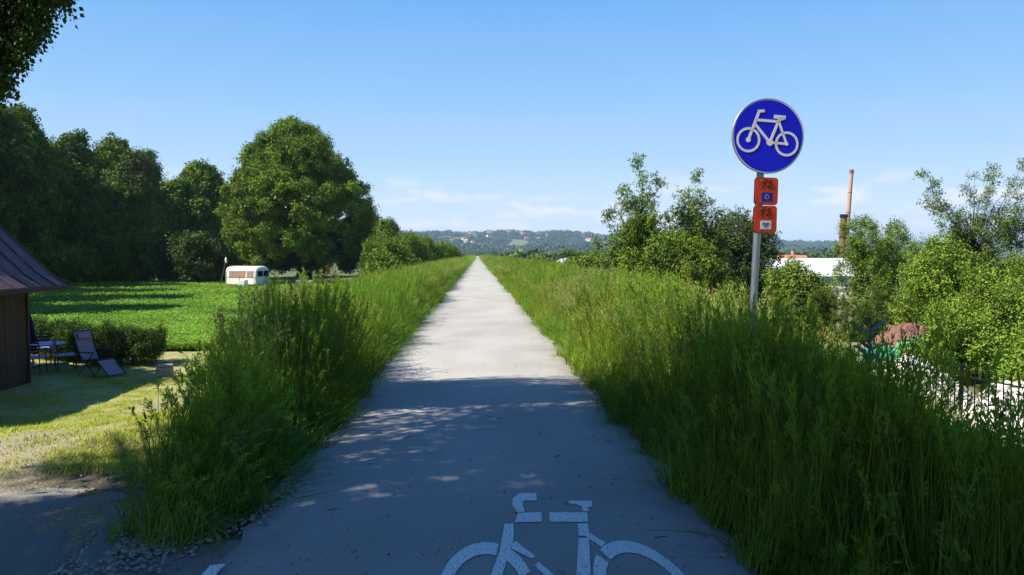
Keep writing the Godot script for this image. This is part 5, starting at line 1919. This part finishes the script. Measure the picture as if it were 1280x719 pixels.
func far_buildings() -> void:
	# brick chimney of a works
	var t := thing("factory_chimney", "tall slim pinkish brick chimney rising above the shrubs", "chimney", Vector3(110.6, -2.0, -220.0))
	var g := Geo.new()
	g.tube([Vector3.ZERO, Vector3(0.9, 14, 0), Vector3(1.85, 28.8, 0)], [0.8, 0.66, 0.52], 20)
	build(g, "shaft", M.brick, t)
	g = Geo.new()
	g.tube([Vector3(1.79, 27.9, 0), Vector3(1.86, 29.0, 0)], [0.60, 0.62], 20)
	build(g, "rim", M.rust, t)
	for y in [9.0, 16.0, 22.0]:
		g = Geo.new()
		g.tube([Vector3(0.064 * y, y, 0), Vector3(0.064 * y + 0.01, y + 0.25, 0)], [0.82 - 0.010 * y, 0.82 - 0.010 * y], 20)
		build(g, "hoop", M.rust, t)
	t = thing("steel_stack", "short rusty steel stack at the foot of the tall chimney", "chimney", Vector3(94.8, -2.0, -190.0))
	g = Geo.new()
	g.tube([Vector3.ZERO, Vector3(0.5, 13.6, 0)], [0.95, 0.85], 18)
	build(g, "shaft", M.rust, t)
	g = Geo.new()
	g.tube([Vector3(0.48, 13.2, 0), Vector3(0.5, 14.0, 0)], [1.05, 1.05], 18)
	build(g, "cap", M.iron, t)
	for y in [4.0, 8.0, 11.0]:
		g = Geo.new()
		g.tube([Vector3(0.036 * y, y, 0), Vector3(0.036 * y, y + 0.2, 0)], [1.02, 1.02], 18)
		build(g, "hoop", M.iron, t)
	# greenhouse with a white roof
	t = thing("greenhouse", "long white-roofed greenhouse between the bush and the bright shrubs", "greenhouse", Vector3(34.0, -1.75, -76.0), deg_to_rad(4.0))
	g = Geo.new()
	for i in 12:
		var x := -4.4 + 0.8 * i
		g.quad(Vector3(x, 1.15, 2.2), Vector3(x, 2.95, 0), Vector3(x, 2.95, 0) + Vector3(0.78, 0, 0), Vector3(x + 0.78, 1.15, 2.2), Vector3(0, 1, 1))
		g.quad(Vector3(x, 1.15, -2.2), Vector3(x, 2.95, 0), Vector3(x + 0.78, 2.95, 0), Vector3(x + 0.78, 1.15, -2.2), Vector3(0, 1, -1))
		g.quad(Vector3(x, 1.11, 2.2), Vector3(x, 2.91, 0), Vector3(x + 0.78, 2.91, 0), Vector3(x + 0.78, 1.11, 2.2), Vector3(0, -1, -1))
	build(g, "roof", M.film, t)
	for i in 12:
		g = Geo.new()
		g.box(Vector3(-4.0 + 0.8 * i, 0.6, 2.15), Vector3(0.74, 1.04, 0.03))
		build(g, "pane", M.glass_green, t)
	g = Geo.new()
	g.box(Vector3(0, 1.13, 2.21), Vector3(9.7, 0.08, 0.1))
	g.box(Vector3(0, 0.05, 2.15), Vector3(9.7, 0.14, 0.14))
	for i in 13: g.box(Vector3(-4.4 + 0.8 * i, 0.6, 2.16), Vector3(0.05, 1.06, 0.07))
	build(g, "frame", M.cream, t)
	for x in [-4.42, 5.2]:
		g = Geo.new()
		g.prism(Vector3(x, 0, 0), PackedVector2Array([Vector2(-2.14, 0), Vector2(2.14, 0), Vector2(2.14, 1.1), Vector2(0, 2.86), Vector2(-2.14, 1.1)]), 0.03, Basis(Vector3(0, 1, 0), PI * 0.5))
		build(g, "gable", M.film, t)
	# polytunnel
	t = thing("polytunnel", "low white polytunnel showing over the grass right of the path", "polytunnel", Vector3(19.6, -1.55, -150.0), deg_to_rad(90.0))
	g = Geo.new()
	for i in 12:
		var a := PI * i / 12.0
		var b := PI * (i + 1) / 12.0
		var A := Vector3(0, sin(a) * 2.5, cos(a) * 3.4)
		var B := Vector3(0, sin(b) * 2.5, cos(b) * 3.4)
		g.quad(A + Vector3(-9, 0, 0), B + Vector3(-9, 0, 0), B + Vector3(9, 0, 0), A + Vector3(9, 0, 0), A + B)
		for s in [-9.0, 9.0]: g.flat(Vector3(s, 0, 0), A + Vector3(s, 0, 0), B + Vector3(s, 0, 0), Vector3(s, 0, 0))
	build(g, "cover", M.film, t)
	for k in 7:
		g = Geo.new()
		var pts := []
		var rad := []
		for i in 13:
			var a := PI * i / 12.0
			pts.append(Vector3(-9.0 + 3.0 * k, sin(a) * 2.54, cos(a) * 3.44))
			rad.append(0.03)
		g.tube(pts, rad, 5)
		build(g, "hoop", M.sign_back, t)
	house("village_house", "house whose orange roof peeks over the white greenhouse", Vector3(53.0, -2.9, -124.0), 0.2, Vector3(5.0, 2.4, 5.0), 1.8, M.tile_orange)
	house("garden_house", "house with a terracotta roof at the right edge behind the shrubs", Vector3(34.2, -1.6, -40.5), 0.3, Vector3(7.0, 1.2, 6.0), 1.6, M.tile_red)

# ---------------------------------------------------------------- far country
func hill_y(x: float, z: float) -> float:
	var d := -z
	var k := x / maxf(d, 1.0)
	var top := lerpf(92.0, 46.0, sm(0.02, 0.36, k)) + 16.0 * patch.get_noise_2d(k * 90.0, 4.0) + 6.0 * fine.get_noise_2d(k * 130.0, 9.0)
	top = lerpf(top, 84.0, sm(-0.05, -0.5, k) * 0.5)
	return -2.0 + top * sm(1500.0, 3300.0, d + 320.0 * patch.get_noise_2d(x * 0.012, z * 0.012)) + 5.0 * sm(1300.0, 1700.0, d) * (0.5 + patch.get_noise_2d(x * 0.05, z * 0.05))

func hill_tone(x: float, z: float) -> Color:
	var q := patch.get_noise_2d(x * 0.02, z * 0.012)
	var r := fine.get_noise_2d(x * 0.012, z * 0.006)
	var c := Color(0.055, 0.09, 0.03)
	if r > 0.12: c = Color(0.17, 0.20, 0.07)
	elif r > 0.02: c = Color(0.10, 0.145, 0.05)
	elif q > 0.25: c = Color(0.20, 0.2, 0.09)
	return c

func far_country() -> void:
	var xs := steps(-3200, 3400, 55.0) + [3400.0]
	var zs := steps(-1250, -3700, 60.0) + [-3700.0, -4100.0, -4600.0]
	var o := put(grid_mesh(xs, zs, hill_y, hill_tone), "hills", M.far)
	tag(o, "low wooded hills with fields along the horizon", "", "", "structure")
	# wood on the hills and hedges across the plain
	rng.seed = 95
	var blob := leaf_blob(96)
	var pl := []
	var ti := []
	for i in 15000:
		var d := rf(1450, 3500)
		var k := rf(-0.24, 0.62)
		var x := k * d
		if fine.get_noise_2d(x * 0.012, -d * 0.006) > 0.04 + rf(-0.04, 0.1): continue
		var s := rf(7.0, 13.0)
		pl.append(upright(Vector3(x, hill_y(x, -d) - 1.0, -d), rf(0, TAU), Vector3(s * rf(0.9, 1.5), s, s * rf(0.9, 1.5))))
		ti.append(shade_of(Color(0.05, 0.085, 0.025), rf(0.7, 1.3), rf(-0.1, 0.1)))
	tag(many(blob, pl, ti, "hill_woods", M.dark_leaf), "distant woods covering the hills on the horizon", "wood", "", "stuff")
	pl = []
	ti = []
	for i in 700:
		var d := rf(190, 1300)
		var k := rf(-0.16, 0.6)
		if d < 700.0 and k < 0.04 and k > -0.03: continue
		if patch.get_noise_2d(k * 200.0, d * 0.04) < -0.05: continue
		var x := k * d
		var s := rf(2.2, 4.2) * lerpf(1.0, 1.6, sm(300, 1200, d))
		pl.append(upright(Vector3(x, -1.8, -d), rf(0, TAU), Vector3(s * rf(0.9, 1.6), s, s * rf(0.9, 1.6))))
		ti.append(shade_of(Color(0.06, 0.105, 0.025), rf(0.7, 1.3), rf(-0.1, 0.1)))
	tag(many(blob, pl, ti, "hedgerows", M.dark_leaf), "hedges and scrub across the plain below the hills", "scrub", "", "stuff")
	# houses of the town on the slope
	var roofs := [M.tile_red, M.tile_grey, M.tile_orange]
	var proto := []
	var names := ["red-roofed", "grey-roofed", "orange-roofed"]
	for i in 78:
		var k := 0.0
		var d := 0.0
		if i < 46:
			k = rng.randfn(0.095, 0.035)
			d = rf(2450, 3250)
		else:
			k = rf(-0.08, 0.2)
			d = rf(2000, 2700)
		var x := k * d
		var y := hill_y(x, -d)
		var r := i % 3
		var label := "tiny pale %s house among trees on the distant hillside" % names[r]
		if proto.size() < 3:
			proto.append(house("hillside_house", label, Vector3(x, y, -d), rf(0, TAU), Vector3(10, 5.5, 8), 3.6, roofs[r], "%s houses on the far hillside" % names[r], false))
		else:
			var h := copy_of(proto[r], "hillside_house", Vector3(x, y, -d), rf(-0.8, 0.8), label)
			h.scale = Vector3.ONE * rf(0.8, 1.5)

func leaf_blob(seed_: int) -> ArrayMesh:
	# a far tree or bush, about one unit in radius
	rng.seed = seed_
	var g := Geo.new()
	for i in 150:
		var dd := rdir()
		dd.y = absf(dd.y) * 1.0
		var p := dd * rf(0.6, 1.0) * (1.0 + 0.25 * sin(dd.x * 7.0 + dd.z * 5.0)) + Vector3(0, 0.1, 0)
		var s := rf(0.75, 1.25)
		g.col = Color(s, s, s)
		g.leaf(p, (rdir() + dd * 0.4).normalized(), dd + rdir() * 0.5, rf(0.3, 0.5), rf(0.25, 0.4))
	return g.done()

# ---------------------------------------------------------------- light and sky
func make_sky() -> Sky:
	var w := 2048
	var h := 1024
	var im := Image.create(w, h, false, Image.FORMAT_RGBF)
	var stops := [[-90.0, Color(0.14, 0.17, 0.15)], [-2.0, Color(0.40, 0.48, 0.55)], [0.0, Color(0.80, 0.92, 1.03)], [3.0, Color(0.70, 0.85, 0.99)], [7.0, Color(0.46, 0.70, 0.96)], [12.0, Color(0.30, 0.57, 0.945)], [19.5, Color(0.152, 0.425, 0.885)], [32.0, Color(0.085, 0.28, 0.70)], [60.0, Color(0.04, 0.16, 0.50)], [90.0, Color(0.028, 0.125, 0.43)]]
	var cn := noise(7, 1.0, 5)
	for j in h:
		var el := 90.0 - 180.0 * (j + 0.5) / h
		var c: Color = stops[0][1]
		for k in stops.size() - 1:
			if el >= stops[k][0] and el <= stops[k + 1][0]:
				c = stops[k][1].lerp(stops[k + 1][1], inverse_lerp(stops[k][0], stops[k + 1][0], el))
		im.fill_rect(Rect2i(0, j, w, 1), c)
		if el > 0.3 and el < 7.0:
			# thin fair-weather streaks low over the horizon, all the way round
			for i in w:
				var a := TAU * (i + 0.5) / w
				var s := cn.get_noise_3d(sin(a) * 6.0, el * 0.62, cos(a) * 6.0) + 0.35 * cn.get_noise_3d(sin(a) * 26.0, el * 1.9, cos(a) * 26.0)
				var m := sm(0.10, 0.42, s) * sm(0.3, 1.8, el) * (1.0 - sm(3.8, 6.6, el))
				if m > 0.0: im.set_pixel(i, j, c.lerp(Color(0.93, 0.94, 0.96), m * 0.85))
	var mt := PanoramaSkyMaterial.new()
	mt.panorama = ImageTexture.create_from_image(im)
	var sk := Sky.new()
	sk.sky_material = mt
	return sk

func _ready() -> void:
	var cam := Camera3D.new()
	cam.name = "camera"
	cam.fov = 42.27
	cam.near = 0.05
	cam.far = 12000.0
	cam.position = Vector3(0, 1.6, 0)
	cam.rotation = Vector3(deg_to_rad(-2.55), deg_to_rad(-2.65), 0)
	add_child(cam)
	cam.current = true
	var exposure := 2.1
	var env := Environment.new()
	env.background_mode = Environment.BG_SKY
	env.sky = make_sky()
	env.background_energy_multiplier = 1.05 / exposure
	env.tonemap_mode = Environment.TONE_MAPPER_LINEAR
	env.tonemap_exposure = exposure
	env.sdfgi_enabled = true
	env.ssao_enabled = true
	env.ssil_enabled = true
	env.fog_enabled = true
	env.fog_density = 0.00014
	env.fog_light_color = Color(0.72, 0.85, 1.0)
	var we := WorldEnvironment.new()
	we.name = "world_environment"
	we.environment = env
	add_child(we)
	var sun := DirectionalLight3D.new()
	sun.name = "sun"
	sun.light_energy = 1.6
	sun.light_color = Color(1.0, 0.965, 0.90)
	sun.light_angular_distance = 0.53
	sun.shadow_enabled = true
	add_child(sun)
	# from the left, 47 degrees up, 13 degrees behind the camera
	var to_sun := Vector3(-cos(deg_to_rad(47)) * cos(deg_to_rad(13)), sin(deg_to_rad(47)), cos(deg_to_rad(47)) * sin(deg_to_rad(13)))
	sun.look_at_from_position(Vector3.ZERO, -to_sun, Vector3.UP)

	bump = noise(21, 0.9, 3)
	patch = noise(22, 0.11, 3)
	fine = noise(23, 0.55, 3)
	gapn = noise(24, 0.55, 2)
	materials()
	clusters()
	ground()
	the_path()
	road_marking()
	far_country()
	far_buildings()
	hut()
	tree_row()
	path_bushes()
	shade_trees()
	road_sign()
	caravan()
	parked_car()
	garden_table()
	lounger()
	garden_bits()
	stone_yard()
	thistle(Vector3(2.80, hgt(2.80, -5.25) - 0.02, -5.25), 1.22, "tall silvery-blue broad-leaved thistle in the verge near the stone heaps", 801, 36, 0.72)
	thistle(Vector3(2.95, hgt(2.95, -3.8) - 0.02, -3.8), 0.62, "low silvery-blue plant with large leaves in the bottom corner of the verge", 802, 8, 0.9)
	tall_grass()
	seed_heads()
	weeds()
	lawn()
	crop_field()
	gravel()
